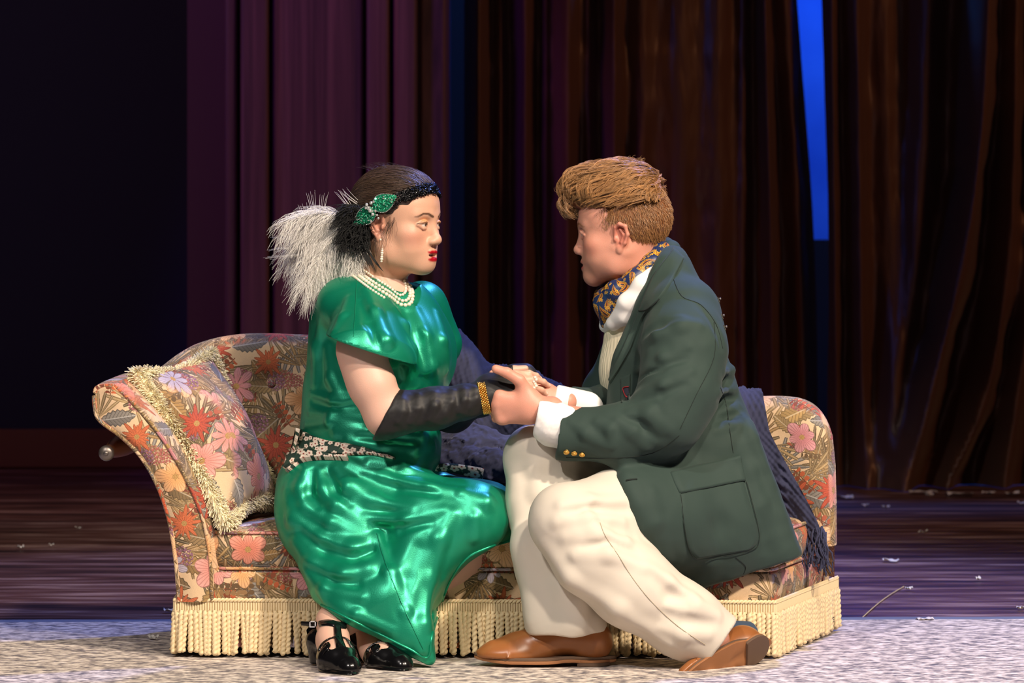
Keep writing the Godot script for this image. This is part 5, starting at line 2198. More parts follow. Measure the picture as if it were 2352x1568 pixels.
func headdress(tf: Transform3D, who: Node) -> void:
	# sequinned band round the brow
	var g := Geo.new()
	rng.seed = 61
	var c := Vector3(0, 0.037, -0.014)
	var rows := []
	var band_n := Vector3(0, 0.86, -0.50).normalized()
	var bu := Vector3(1, 0, 0)
	var bw := band_n.cross(bu).normalized()
	var on_band := func(an: float, hgt: float, lift: float) -> Vector3:
		var d: Vector3 = (bu * sin(an) - bw * cos(an)) + band_n * (-0.10 + hgt)
		d = d.normalized()
		var r := 1.0 / (d / Vector3(0.080, 0.090, 0.101)).length()
		var r2 := 0.0
		return c + d * (r + 0.0085 + lift + 0.004 * smoothstep(0.5, 0.9, d.z))
	for k in 3:
		var row := PackedVector3Array()
		for i in 80:
			row.append(tf * on_band.call(TAU * i / 79.0, (k - 1) * 0.10, 0.002 if k == 1 else 0.0))
		rows.append(row)
	g.grid(rows, false)
	var band := built("headband", g, M.sequin, who)
	g = Geo.new()
	for i in 2000:
		var an := rng.randf() * TAU
		var hgt := rng.randf_range(-0.12, 0.12)
		var p: Vector3 = tf * on_band.call(an, hgt, 0.003)
		var n: Vector3 = (p - tf * c).normalized()
		n = (n + Vector3(rng.randf_range(-0.6, 0.6), rng.randf_range(-0.6, 0.6), rng.randf_range(-0.6, 0.6))).normalized()
		var u := n.cross(Vector3.UP).normalized()
		g.ball(p, Vector3(0.0036, 0.0036, 0.0006), Basis(u, n.cross(u), n), 2, 6)
	var sq := built("sequins", g, M.sequin, band)
	sq.set_meta("kind", "stuff")
	# beaded leaf brooch on the near side
	var root: Node3D = Node3D.new()
	root.name = "brooch"
	band.add_child(root)
	for lf in [[V(856, 478), V(914, 449), 0.021], [V(862, 480), V(810, 518), 0.020]]:
		var a := sight(lf[0].x, lf[0].y, 0.0)
		var b := sight(lf[1].x, lf[1].y, 0.0)
		var zc := 0.022
		a.z = zc
		b.z = zc - 0.004 if lf[1].x > 880 else zc - 0.018
		if lf[1].x > 880: b.z = 0.008
		var dir := b - a
		var sd := dir.cross(Vector3(0, 0, 1)).normalized()
		g = Geo.new()
		var gem := Geo.new()
		var rim := Geo.new()
		var rws := []
		for k in 9:
			var v := k / 8.0 * 2.0 - 1.0
			var row := PackedVector3Array()
			for i in 17:
				var t := i / 16.0
				var hw: float = lf[2] * pow(sin(PI * pow(t, 0.72)), 1.05)
				row.append(a + dir * t + sd * v * hw + Vector3(0, 0, 0.006 * (1.0 - v * v) * sin(PI * t)))
			rws.append(row)
		g.grid(rws, false)
		g.grid(rws, true)
		for i in 130:
			var t := rng.randf_range(0.08, 0.92)
			var v := rng.randf_range(-0.8, 0.8)
			var hw: float = lf[2] * pow(sin(PI * pow(t, 0.72)), 1.05)
			var p: Vector3 = a + dir * t + sd * v * hw + Vector3(0, 0, 0.006 * (1.0 - v * v) * sin(PI * t) + 0.001)
			if i % 5 == 0: rim.ball(p + Vector3(0, 0, 0.001), Vector3.ONE * 0.0014, Basis(), 3, 6)
			gem.ball(p, Vector3(0.0026, 0.0018, 0.0018), Basis(Vector3(0, 0, 1), rng.randf() * PI), 3, 5)
		for i in 44:
			var t := (i % 22) / 21.0
			var v := 1.0 if i < 22 else -1.0
			var hw: float = lf[2] * pow(sin(PI * pow(t, 0.72)), 1.05)
			rim.ball(a + dir * t + sd * v * hw, Vector3.ONE * 0.0014, Basis(), 3, 6)
		built("leaf", g, M.emerald, root)
		built("gems", gem, M.emerald, root)
		built("beads", rim, M.diamond, root)
	g = Geo.new()
	for q in [[842, 470, 4], [846, 478, 5], [856, 492, 4], [866, 494, 3], [852, 466, 4], [858, 463, 3], [869, 501, 3], [840, 478, 3], [852, 508, 3], [850, 484, 5], [862, 484, 3]]:
		var p := sight(q[0], q[1], 0.028)
		g.ball(p, Vector3.ONE * q[2] * 0.001, Basis(), 5, 8)
	built("diamonds", g, M.diamond, root)
	# black coque feathers behind the ear
	g = Geo.new()
	g.tint = Color(0.006, 0.006, 0.007)
	for i in 1500:
		var a := rng.randf()
		var p := sight(rng.randf_range(792, 850), rng.randf_range(470, 570), rng.randf_range(-0.07, 0.012))
		var d := Vector3(rng.randf_range(-1.0, 0.25), rng.randf_range(-1.0, 0.2), rng.randf_range(-0.3, 0.4)).normalized()
		var ln := rng.randf_range(0.018, 0.045)
		g.strand(PackedVector3Array([p, p + d * ln * 0.5, p + d * ln + Vector3(0, -0.008, 0)]), 0.0013, 0.3)
	# trailing black quills
	for q in [[V(792, 470), V(770, 520), V(757, 530)], [V(800, 520), V(775, 545), V(760, 565)], [V(812, 545), V(790, 570), V(783, 580)], [V(838, 570), V(850, 600), V(863, 625)], [V(844, 570), V(862, 605), V(881, 624)], [V(836, 560), V(842, 600), V(850, 612)], [V(800, 470), V(778, 500), V(768, 496)]]:
		for j in 50:
			var pts := PackedVector3Array()
			var sp := rng.randf_range(-1.0, 1.0)
			var e := rng.randf_range(0.55, 1.0)
			for k in 6:
				var t := k / 5.0 * e
				var m: Vector2 = q[0].lerp(q[1], t).lerp(q[1].lerp(q[2], t), t)
				pts.append(sight(m.x + sp * 5.0 * sin(t * 3.0), m.y + sp * 3.0 * sin(t * 3.0), -0.005 + 0.015 * t))
			g.strand(pts, 0.0009, 0.2)
	var bf := built("black_feathers", g, M.feather, band)
	bf.set_meta("kind", "stuff")
	# white ostrich plume: quills fanning back, each with drooping barbs
	g = Geo.new()
	var foc := sight(800, 500, -0.05)
	for i in 15:
		var an := lerpf(0.45, -1.75, i / 14.0)
		var ln := 0.125 + 0.02 * sin(i * 1.7)
		var dir := Vector3(-cos(an), sin(an), 0.25 * sin(i * 2.4)).normalized()
		var quill := []
		for k in 9:
			var t := k / 8.0
			quill.append(foc + dir * ln * t + Vector3(0, -0.05 * t * t, 0.0) + Vector3(0, 0, 0.02 * sin(i)))
		g.tint = Color(0.80, 0.77, 0.72)
		g.strand(PackedVector3Array(quill), 0.0012, 0.5)
		for j in 400:
			var t := rng.randf_range(0.12, 1.0)
			var p := sample(quill, t)
			var tg: Vector3 = (sample(quill, minf(t + 0.05, 1.0)) - sample(quill, t - 0.05)).normalized()
			var sd := tg.cross(Vector3(0, 0, 1)).normalized() * (1.0 if j % 2 else -1.0)
			var d := (tg * rng.randf_range(0.5, 1.1) + sd * rng.randf_range(0.15, 0.75) + Vector3(0, 0, rng.randf_range(-0.5, 0.5))).normalized()
			var bl := rng.randf_range(0.030, 0.062)
			var pts := PackedVector3Array()
			var curl := rng.randf_range(-0.006, 0.006)
			for k in 7:
				var s := k / 6.0
				pts.append(p + d * bl * s + Vector3(curl * sin(s * 5.0) + 0.002 * sin(s * 11.0 + j), -0.034 * s * s, curl * sin(s * 4.0)))
			var v := rng.randf_range(0.72, 0.98)
			g.tint = Color(v, v * 0.965, v * 0.91)
			g.strand(pts, 0.00055, 0.35)
	# long stray barbs
	for q in [[V(720, 480), V(715, 455), V(713, 442)], [V(740, 480), V(742, 460), V(745, 446)], [V(700, 500), V(698, 480), V(694, 470)], [V(690, 520), V(675, 505), V(664, 500)], [V(680, 550), V(650, 545), V(630, 545)], [V(690, 585), V(650, 590), V(614, 592)], [V(800, 470), V(785, 450), V(778, 440)], [V(830, 472), V(800, 452), V(786, 436)], [V(790, 560), V(806, 556), V(815, 565)], [V(760, 505), V(780, 525), V(792, 530)], [V(680, 570), V(640, 570), V(622, 575)], [V(700, 640), V(672, 660), V(662, 680)]]:
		for j in 5:
			var pts := PackedVector3Array()
			for k in 7:
				var t := k / 6.0
				var m: Vector2 = q[0].lerp(q[1], t).lerp(q[1].lerp(q[2], t), t)
				pts.append(sight(m.x + (j * 5.0 - 10.0) * (0.6 + 0.4 * t), m.y + sin(j * 3.0) * 8.0 * (0.3 + t), -0.04))
			g.tint = Color(0.85, 0.83, 0.80)
			g.strand(pts, 0.0005, 0.3)
	var pf := built("white_plume", g, M.feather, band)
	pf.set_meta("kind", "stuff")

func necklace(who: Node, neck: Sculpt, chest: Sculpt, dr: Sculpt) -> void:
	var root := Node3D.new()
	root.name = "pearl_necklace"
	who.add_child(root)
	var pm: Array = []
	for r in [0.0036, 0.0044, 0.0050]:
		var g := Geo.new()
		g.ball(Vector3.ZERO, Vector3.ONE * r, Basis(), 7, 10)
		pm.append(g.mesh())
	# each string is laid on the skin or the dress where the photograph shows it
	var strands := [
		[[V(797, 612), V(822, 624), V(858, 648), V(893, 670), V(922, 690), V(938, 686), V(942, 668), V(934, 648)], 1],
		[[V(796, 619), V(820, 631), V(856, 656), V(891, 678), V(920, 699), V(942, 697), V(948, 676), V(940, 650)], 2],
		[[V(799, 603), V(826, 615), V(862, 639), V(895, 660), V(917, 677), V(930, 672), V(932, 655), V(927, 642)], 0],
		[[V(797, 626), V(817, 638), V(851, 663), V(887, 686)], 0],
	]
	for st in strands:
		var pts := []
		for q in curve(st[0], 5):
			var best := Vector3(0, 0, -9)
			for f in [neck, chest, dr]:
				var p: Vector3 = f.hit(q.x, q.y, 0.4, -0.3)
				if absf(f.value(p, f.met)) < 0.002 and p.z > best.z: best = p
			if best.z > -1.0: pts.append(best + Vector3(0, 0, 0.003))
		pts = curve(pts, 3)
		var step: float = [0.0074, 0.0090, 0.0102][st[1]]
		var acc := 0.0
		for i in pts.size() - 1:
			var a: Vector3 = pts[i]
			var b: Vector3 = pts[i + 1]
			var ln := (b - a).length()
			while acc < ln:
				var o := mesh_node("pearl", pm[st[1]], M.pearl, root)
				o.position += a.lerp(b, acc / ln)
				acc += step
			acc -= ln

func earring(tf: Transform3D, who: Node) -> void:
	var g := Geo.new()
	var p := sight(879, 562, 0.012)
	g.ball(sight(874, 550, 0.012), Vector3.ONE * 0.0026)
	g.tube([p, p + Vector3(0, -0.008, 0.0)], [0.0006], 5)
	for q in [[0.010, 0.0022], [0.014, 0.0032], [0.019, 0.0038], [0.0235, 0.0026], [0.028, 0.0036], [0.033, 0.0042], [0.038, 0.0030]]:
		g.ball(p + Vector3(-0.0008 * q[0] * 100, -q[0], 0), Vector3(q[1], q[1] * 0.8, q[1]), Basis(), 6, 8)
	built("earring", g, M.pearl, who)

func woman_shoes(who: Node, skin: Sculpt) -> void:
	var feet := [
		[sight(764, 1470, 0.235), sight(775, 1515, 0.300), sight(802, 1534, 0.345), Vector3(sight(728, 0, 0.17).x, 0.070, 0.165), sight(764, 1432, 0.165)],
		[sight(862, 1492, 0.165), sight(885, 1516, 0.225), sight(922, 1530, 0.272), Vector3(sight(822, 0, 0.11).x, 0.064, 0.105), sight(848, 1472, 0.11)]]
	for i in 2:
		var a: Vector3 = feet[i][0]
		var m: Vector3 = feet[i][1]
		var t: Vector3 = feet[i][2]
		var heel: Vector3 = feet[i][3]
		var ank: Vector3 = feet[i][4]
		var fwd := t - a
		fwd.y = 0.0
		fwd = fwd.normalized()
		var sd := fwd.cross(Vector3.UP)
		var s := Sculpt.new()
		s.h = 0.0030
		# vamp and toe follow the foot; slits show the stocking
		s.chain([a, m, t], [0.037, 0.0425, 0.026], 0.02)
		s.cap(t, t + fwd * 0.012 + Vector3(0, -0.004, 0), 0.022, 0.010, 0.02)
		s.half(a.lerp(m, 0.62) + Vector3(0, 0.02, 0), (Vector3.UP * 0.55 - fwd * 0.84), 0.004)
		s.half(Vector3(0, 0.012, 0), Vector3(0, -1, 0), 0.003)
		for k in 4:
			var q: Vector3 = m + fwd * (-0.004 + 0.0095 * k) + Vector3(0, 0.0450 - 0.0034 * k, 0)
			for w in [-1.0, 1.0]:
				s.cap(q + sd * w * 0.011, q + sd * w * (0.037 - 0.002 * k) - fwd * 0.008 + Vector3(0, -0.020, 0), 0.0072, 0.0060, 0.002, 1)
		s.run()
		var g := Geo.new()
		g.join(s)
		var shoe := built("shoe", g, M.patent, who)
		g = Geo.new()
		var rows := []
		for lv in [0.0100, 0.0135, 0.0165]:
			var row := PackedVector3Array()
			for k in 28:
				var an := TAU * k / 28.0
				var c := m.lerp(t, 0.30)
				var q := fwd * cos(an) * 0.074 + sd * sin(an) * (0.042 - 0.012 * cos(an))
				row.append(Vector3(c.x, 0.0, c.z) + q * (1.0 if lv < 0.016 else 0.9) + Vector3(0, lv, 0))
			rows.append(row)
		g.grid(rows, false, [], true)
		built("sole", g, M.patent, shoe)
		s = Sculpt.new()
		s.h = 0.0035
		s.chain([heel + Vector3(0, -0.008, 0.0), Vector3(heel.x, 0.012, heel.z + 0.006)], [0.024, 0.016], 0.02)
		s.cap(heel + Vector3(0.0, -0.005, 0.002), m + Vector3(0, -0.010, -0.02), 0.018, 0.012, 0.02)
		s.half(Vector3(0, 0.0105, 0), Vector3(0, -1, 0), 0.002)
		s.run()
		g = Geo.new()
		g.join(s)
		built("heel", g, M.patent, shoe)
		# open counter rising behind the foot
		g = Geo.new()
		rows = []
		for r in 8:
			var v := r / 7.0
			var row := PackedVector3Array()
			for k in 13:
				var an := lerpf(-1.25, 1.25, k / 12.0)
				var c := Vector3(heel.x, 0, heel.z).lerp(Vector3(ank.x, 0, ank.z), 0.45)
				var dd := -fwd * cos(an) + sd * sin(an)
				row.append(c + dd * lerpf(0.034, 0.040, v) + Vector3(0, lerpf(0.05, ank.y + 0.004 - 0.02 * absf(sin(an)), v), 0))
			rows.append(row)
		g.grid(rows, false)
		g.grid(rows, true)
		built("counter", g, M.patent, shoe)
		if i == 1:
			continue
		g = patch(skin, [V(766, 1434), V(768, 1460), V(772, 1486), V(774, 1508)], [V(781, 1436), V(784, 1460), V(793, 1486), V(806, 1506)], 5, 12, 0.0035)
		built("t_strap", g, M.patent, shoe)
		g = patch(skin, [V(734, 1427), V(755, 1425), V(778, 1430), V(794, 1433)], [V(734, 1438), V(755, 1437), V(778, 1442), V(794, 1444)], 4, 14, 0.0035)
		var st := built("ankle_strap", g, M.patent, shoe)
		g = Geo.new()
		g.tube([sight(736, 1432, 0.192), sight(718, 1433, 0.188), sight(692, 1431, 0.176)], [0.005, 0.0055, 0.005], 6, true, 0.3, Vector3(0, 0, 1))
		built("strap_end", g, M.patent, st)
		g = Geo.new()
		var c := sight(718, 1433, 0.196)
		for e in [[-0.006, 0.0, 0.0012, 0.0072], [0.006, 0.0, 0.0012, 0.0072], [0.0, 0.006, 0.0072, 0.0012], [0.0, -0.006, 0.0072, 0.0012]]:
			g.box(c + Vector3(e[0], e[1], 0), Vector3(e[2], e[3], 0.001))
		built("buckle", g, M.diamond, st)

# ---------------------------------------------------------------- the man in the green blazer
func man() -> void:
	var who := thing("person", "seated man in a dark green blazer, cream trousers and paisley cravat leaning forward", "person", sight(1480, 1540, 0.1))
	var skin := lin(212, 150, 128)
	var hp := sight(1428, 535, -0.09)
	var hb := face_basis(deg_to_rad(-90.0 - 11.0), deg_to_rad(4.0), 0.0)
	var tf := Transform3D(hb.scaled(Vector3.ONE * 1.03), hp)
	var s := Sculpt.new()
	s.h = 0.0025
	head(s, tf, {"skin": skin, "blush": lin(206, 112, 92), "lip": lin(178, 88, 78), "iris": lin(60, 80, 90), "gaze": Vector3(0.1, 0.0, 0.99).normalized(), "brow_col": lin(176, 118, 84), "gap": 0.003, "stubble": lin(130, 86, 68), "brow": 0.0115, "ear": -0.007, "jaw": 0.006})
	s.tf = tf
	# squarer jaw
	for m in [-1.0, 1.0]:
		s.ell(Vector3(0.046 * m, -0.070, 0.010), Vector3(0.016, 0.022, 0.022), 0.02)
	s.tf = Transform3D()
	s.chain([sight(1452, 575, -0.09), sight(1478, 640, -0.10)], [0.057, 0.060], 0.03)
	jobs.append(s)
	# body under the clothes
	var b := Sculpt.new()
	b.h = 0.009
	b.base = skin
	b.chain([sight(1478, 640, -0.10), sight(1490, 690, -0.10), sight(1545, 850, -0.12), sight(1600, 1120, -0.12)], [0.058, 0.07, 0.095, 0.10], 0.05)
	b.chain([sight(1555, 740, 0.07), sight(1530, 965, 0.19), sight(1400, 985, 0.19), sight(1250, 950, 0.175)], [0.055, 0.045, 0.040, 0.028], 0.03)
	b.chain([sight(1480, 730, -0.28), sight(1470, 930, -0.22), sight(1300, 925, 0.0)], [0.055, 0.045, 0.028], 0.03)
	b.chain([sight(1590, 1200, -0.02), sight(1300, 1195, 0.28), sight(1640, 1470, 0.21)], [0.09, 0.055, 0.036], 0.03)
	b.chain([sight(1580, 1190, -0.20), sight(1235, 1045, 0.06), sight(1330, 1470, 0.19)], [0.09, 0.055, 0.034], 0.03)
	jobs.append(b)
	# hands
	var h1 := Sculpt.new()
	h1.h = 0.0026
	h1.base = skin
	var x := Vector3(-0.97, 0.02, -0.10).normalized()
	var y := Vector3(-0.05, -0.12, 0.98)
	y = (y - x * y.dot(x)).normalized()
	hand(h1, Transform3D(Basis(x, y, x.cross(y)), sight(1236, 938, 0.172)), [[0.95, 0.9, 0.5], [0.85, 0.9, 0.5], [0.85, 0.85, 0.5], [0.8, 0.8, 0.4]], 0.03, [Vector3(0.42, 0.25, 0.80).normalized(), Vector3(0.80, 0.20, 0.52).normalized(), Vector3(0.92, 0.05, 0.30).normalized()], 1.0, 1.06)
	jobs.append(h1)
	var h2 := Sculpt.new()
	h2.h = 0.003
	h2.base = skin
	x = Vector3(-0.95, 0.22, 0.12).normalized()
	y = Vector3(0.0, -0.55, -0.8)
	y = (y - x * y.dot(x)).normalized()
	hand(h2, Transform3D(Basis(x, y, x.cross(y)), sight(1270, 918, 0.075)), [[0.25, 0.35, 0.3], [0.25, 0.35, 0.3], [0.25, 0.35, 0.3], [0.25, 0.35, 0.3]], 0.04, [Vector3(0.9, 0.0, 0.30).normalized(), Vector3(0.95, 0.0, 0.15).normalized(), Vector3(0.98, 0.0, 0.1)], 1.0, 1.06)
	jobs.append(h2)
	var j := jacket_shape()
	jobs.append(j)
	var t := trousers_shape()
	jobs.append(t)
	var t2 := far_leg_shape()
	jobs.append(t2)
	# shirt: collar, cuffs; knitted vest; cravat
	var sh := Sculpt.new()
	sh.h = 0.004
	sh.chain([sight(1534, 588, -0.10), sight(1514, 610, -0.015), sight(1474, 652, 0.012), sight(1438, 694, 0.004), sight(1404, 740, -0.035)], [0.014, 0.016, 0.017, 0.016, 0.010], 0.02)
	sh.chain([sight(1530, 606, -0.06), sight(1504, 640, 0.0), sight(1466, 690, 0.005), sight(1436, 728, -0.01), sight(1412, 748, -0.04)], [0.014, 0.016, 0.017, 0.014, 0.010], 0.02)
	sh.chain([sight(1408, 742, -0.035), sight(1392, 748, -0.09), sight(1388, 735, -0.15)], [0.012, 0.014, 0.012], 0.01)
	jobs.append(sh)
	var cu := Sculpt.new()
	cu.h = 0.004
	cu.noise = FastNoiseLite.new()
	cu.noise.frequency = 22.0
	cu.noise_amp = 0.002
	cu.cap(sight(1300, 980, 0.178), sight(1236, 955, 0.172), 0.050, 0.041, 0.02)
	cu.ell(sight(1262, 972, 0.175), Vector3(0.036, 0.050, 0.045), 0.02)
	cu.half(sight(1232, 955, 0.17), Vector3(-0.97, 0.20, 0.0), 0.004)
	cu.cap(sight(1228, 953, 0.17), sight(1212, 948, 0.17), 0.034, 0.034, 0.004, 1)
	jobs.append(cu)
	var cf := Sculpt.new()
	cf.h = 0.004
	cf.cap(sight(1345, 940, 0.02), sight(1280, 922, 0.07), 0.042, 0.038, 0.02)
	cf.half(sight(1272, 920, 0.05), Vector3(-0.97, 0.2, 0.0), 0.004)
	jobs.append(cf)
	var vs := Sculpt.new()
	vs.h = 0.005
	vs.ell(sight(1478, 850, -0.11), Vector3(0.084, 0.165, 0.112), 0.03, 0, Basis(Vector3(0, 0, 1), 0.06))
	vs.chain([sight(1450, 740, -0.10), sight(1440, 850, -0.10), sight(1440, 960, -0.10)], [0.056, 0.052, 0.048], 0.04)
	jobs.append(vs)
	var cr := Sculpt.new()
	cr.h = 0.0035
	cr.chain([sight(1522, 566, -0.13), sight(1520, 575, -0.06), sight(1498, 604, -0.018), sight(1458, 640, -0.008), sight(1420, 668, -0.02), sight(1395, 690, -0.06)], [0.013, 0.018, 0.021, 0.021, 0.022, 0.024], 0.015)
	cr.chain([sight(1410, 672, -0.03), sight(1398, 700, -0.05), sight(1392, 742, -0.075)], [0.022, 0.030, 0.014], 0.02)
	cr.chain([sight(1395, 690, -0.06), sight(1388, 680, -0.12), sight(1420, 640, -0.17)], [0.024, 0.020, 0.02], 0.02)
	jobs.append(cr)
	var hc := Sculpt.new()
	man_hair_shape(hc, tf)
	jobs.append(hc)
	work()
	var g := Geo.new()
	for q in [s, b, h1, h2]: g.join(q)
	built("body", g, M.skin, who)
	g = Geo.new()
	g.join(j)
	var jk := built("blazer", g, M.jacket, who)
	jacket_trim(j, jk)
	g = Geo.new()
	g.join(t)
	g.join(t2)
	var tr := built("trousers", g, M.trousers, who)
	trousers_trim(t, tr)
	g = Geo.new()
	g.join(sh)
	var shirt := built("shirt_collar", g, M.shirt, who)
	g = Geo.new()
	g.join(cu)
	built("shirt_cuff", g, M.shirt, who)
	g = Geo.new()
	g.join(cf)
	built("shirt_cuff", g, M.shirt, who)
	g = Geo.new()
	g.join(vs)
	built("knitted_vest", g, M.sweater, who)
	g = Geo.new()
	g.join(cr)
	# print runs in metres round the throat and down the front
	for i in g.v.size():
		var p := g.v[i]
		g.uv[i] = Vector2(p.x * 0.8 - p.y * 0.6 + p.z * 0.7, p.x * 0.6 + p.y * 0.9) * 6.0
	built("cravat", g, M.cravat, who)
	man_hair(hc, tf, who)
	man_shoes(who)

func jacket_shape() -> Sculpt:
	var d := Sculpt.new()
	d.h = 0.0058
	d.noise = FastNoiseLite.new()
	d.noise.seed = 5
	d.noise.frequency = 12.0
	d.noise.fractal_octaves = 2
	d.noise_amp = 0.0025
	var lean := Basis(Vector3(0, 0, 1), 0.24)
	# trunk
	d.ell(sight(1555, 800, -0.11), Vector3(0.140, 0.20, 0.185), 0.03, 0, lean)
	d.ell(sight(1612, 950, -0.11), Vector3(0.112, 0.17, 0.165), 0.04, 0, lean)
	d.chain([sight(1538, 640, -0.02), sight(1500, 660, -0.16), sight(1480, 690, -0.26)], [0.072, 0.072, 0.075], 0.05)
	d.chain([sight(1552, 640, -0.06), sight(1612, 720, -0.07), sight(1632, 820, -0.09)], [0.068, 0.080, 0.090], 0.04)
	d.chain([sight(1640, 900, -0.10), sight(1650, 1000, -0.10), sight(1700, 1160, -0.10)], [0.085, 0.095, 0.10], 0.05)
	# skirts of the coat
	d.box(sight(1640, 1165, 0.015), Vector3(0.175, 0.185, 0.085), 0.06, 0.06, 0, Basis(Vector3(0, 0, 1), 0.27))
	d.box(sight(1560, 1150, 0.055), Vector3(0.13, 0.17, 0.06), 0.05, 0.06, 0, Basis(Vector3(0, 0, 1), 0.27))
	d.ell(sight(1650, 1150, -0.12), Vector3(0.155, 0.16, 0.16), 0.05)
	d.cap(sight(1700, 1150, -0.02), sight(1790, 1265, 0.0), 0.10, 0.055, 0.05)
	d.cap(sight(1620, 1190, 0.03), sight(1410, 1180, 0.195), 0.142, 0.122, 0.04)
	d.cap(sight(1500, 940, -0.02), sight(1490, 1090, 0.08), 0.085, 0.095, 0.04)
	# near front panel, lying over the vest
	d.chain([sight(1496, 700, 0.0), sight(1460, 820, 0.015), sight(1444, 960, 0.035)], [0.050, 0.055, 0.060], 0.03)
	# back edge, hem and front edge
	d.half(sight(1790, 1130, 0.0), Vector3(0.935, 0.355, 0.0), 0.02)
	d.half(sight(1600, 1352, 0.05), Vector3(0.30, -0.953, 0.0), 0.006)
	d.half(sight(1396, 1068, 0.05), Vector3(-0.940, -0.34, 0.0), 0.07)
	# front opening along the lapel
	d.half(sight(1452, 720, 0.0), Vector3(-0.90, 0.40, -0.10), 0.01)
	d.half(sight(1388, 890, 0.0), Vector3(-0.985, 0.14, -0.10), 0.02)
	# far front panel and far sleeve
	d.chain([sight(1420, 800, -0.27), sight(1385, 900, -0.25), sight(1350, 1000, -0.22)], [0.035, 0.045, 0.05], 0.03)
	d.chain([sight(1470, 760, -0.30), sight(1440, 920, -0.22), sight(1385, 938, -0.10), sight(1318, 930, 0.02)], [0.07, 0.055, 0.048, 0.042], 0.03)
	d.half(sight(1306, 925, 0.0), Vector3(-1, 0.1, 0.1), 0.003)
	# near sleeve
	d.chain([sight(1570, 725, 0.06), sight(1572, 800, 0.125), sight(1558, 900, 0.165), sight(1535, 962, 0.185)], [0.088, 0.090, 0.085, 0.076], 0.04)
	d.chain([sight(1535, 962, 0.185), sight(1420, 996, 0.190), sight(1282, 998, 0.178)], [0.074, 0.063, 0.058], 0.03)
	d.half(sight(1281, 998, 0.178), Vector3(-0.985, 0.12, 0.0), 0.004)
	d.cap(sight(1286, 998, 0.178), sight(1262, 996, 0.176), 0.050, 0.050, 0.003, 1)
	jacket_folds(d)
	return d

func jacket_folds(d: Sculpt) -> void:
	var ridge := func(pts: Array, r: float, out := 0.36) -> void: d.fold(pts, r, out, r * 1.8)
	var dip := func(pts: Array, r: float) -> void: d.fold(pts, r, 0.20, r * 1.8, 1)
	# sleeve: pulls from the armhole, creases at the elbow
	ridge.call([V(1468, 800), V(1510, 766), V(1566, 744), V(1606, 746)], 0.012)
	dip.call([V(1474, 776), V(1515, 746), V(1558, 730)], 0.009)
	ridge.call([V(1466, 852), V(1520, 818), V(1580, 798)], 0.009)
	dip.call([V(1466, 874), V(1520, 844), V(1576, 824)], 0.006)
	ridge.call([V(1458, 908), V(1520, 882), V(1588, 852)], 0.010)
	dip.call([V(1456, 928), V(1520, 906), V(1576, 882)], 0.007)
	ridge.call([V(1446, 948), V(1490, 952), V(1536, 990)], 0.011)
	dip.call([V(1436, 962), V(1475, 977), V(1508, 1006)], 0.008)
	ridge.call([V(1418, 968), V(1455, 992), V(1488, 1030)], 0.010)
	ridge.call([V(1372, 966), V(1400, 986), V(1408, 1024)], 0.008)
	ridge.call([V(1312, 968), V(1345, 996), V(1398, 1030)], 0.008)
	# behind the sleeve and drag lines at the waist
	d.fold([V(1604, 704), V(1644, 752), V(1658, 800)], 0.008, 0.10, 0.014, 1)
	ridge.call([V(1662, 856), V(1676, 851), V(1688, 846)], 0.009)
	ridge.call([V(1652, 902), V(1674, 895), V(1690, 888)], 0.011)
	dip.call([V(1650, 922), V(1674, 916), V(1690, 909)], 0.008)
	ridge.call([V(1646, 946), V(1674, 940), V(1694, 932)], 0.011)
	dip.call([V(1644, 966), V(1674, 960), V(1694, 953)], 0.007)
	ridge.call([V(1644, 986), V(1676, 978), V(1696, 972)], 0.009)
	ridge.call([V(1690, 1010), V(1720, 1080), V(1750, 1160), V(1780, 1250)], 0.012, 0.20)
	d.fold([V(1640, 1150), V(1655, 1210), V(1650, 1270)], 0.012, 0.08, 0.04, 1)
	ridge.call([V(1500, 1130), V(1510, 1200), V(1530, 1290)], 0.012, 0.16)

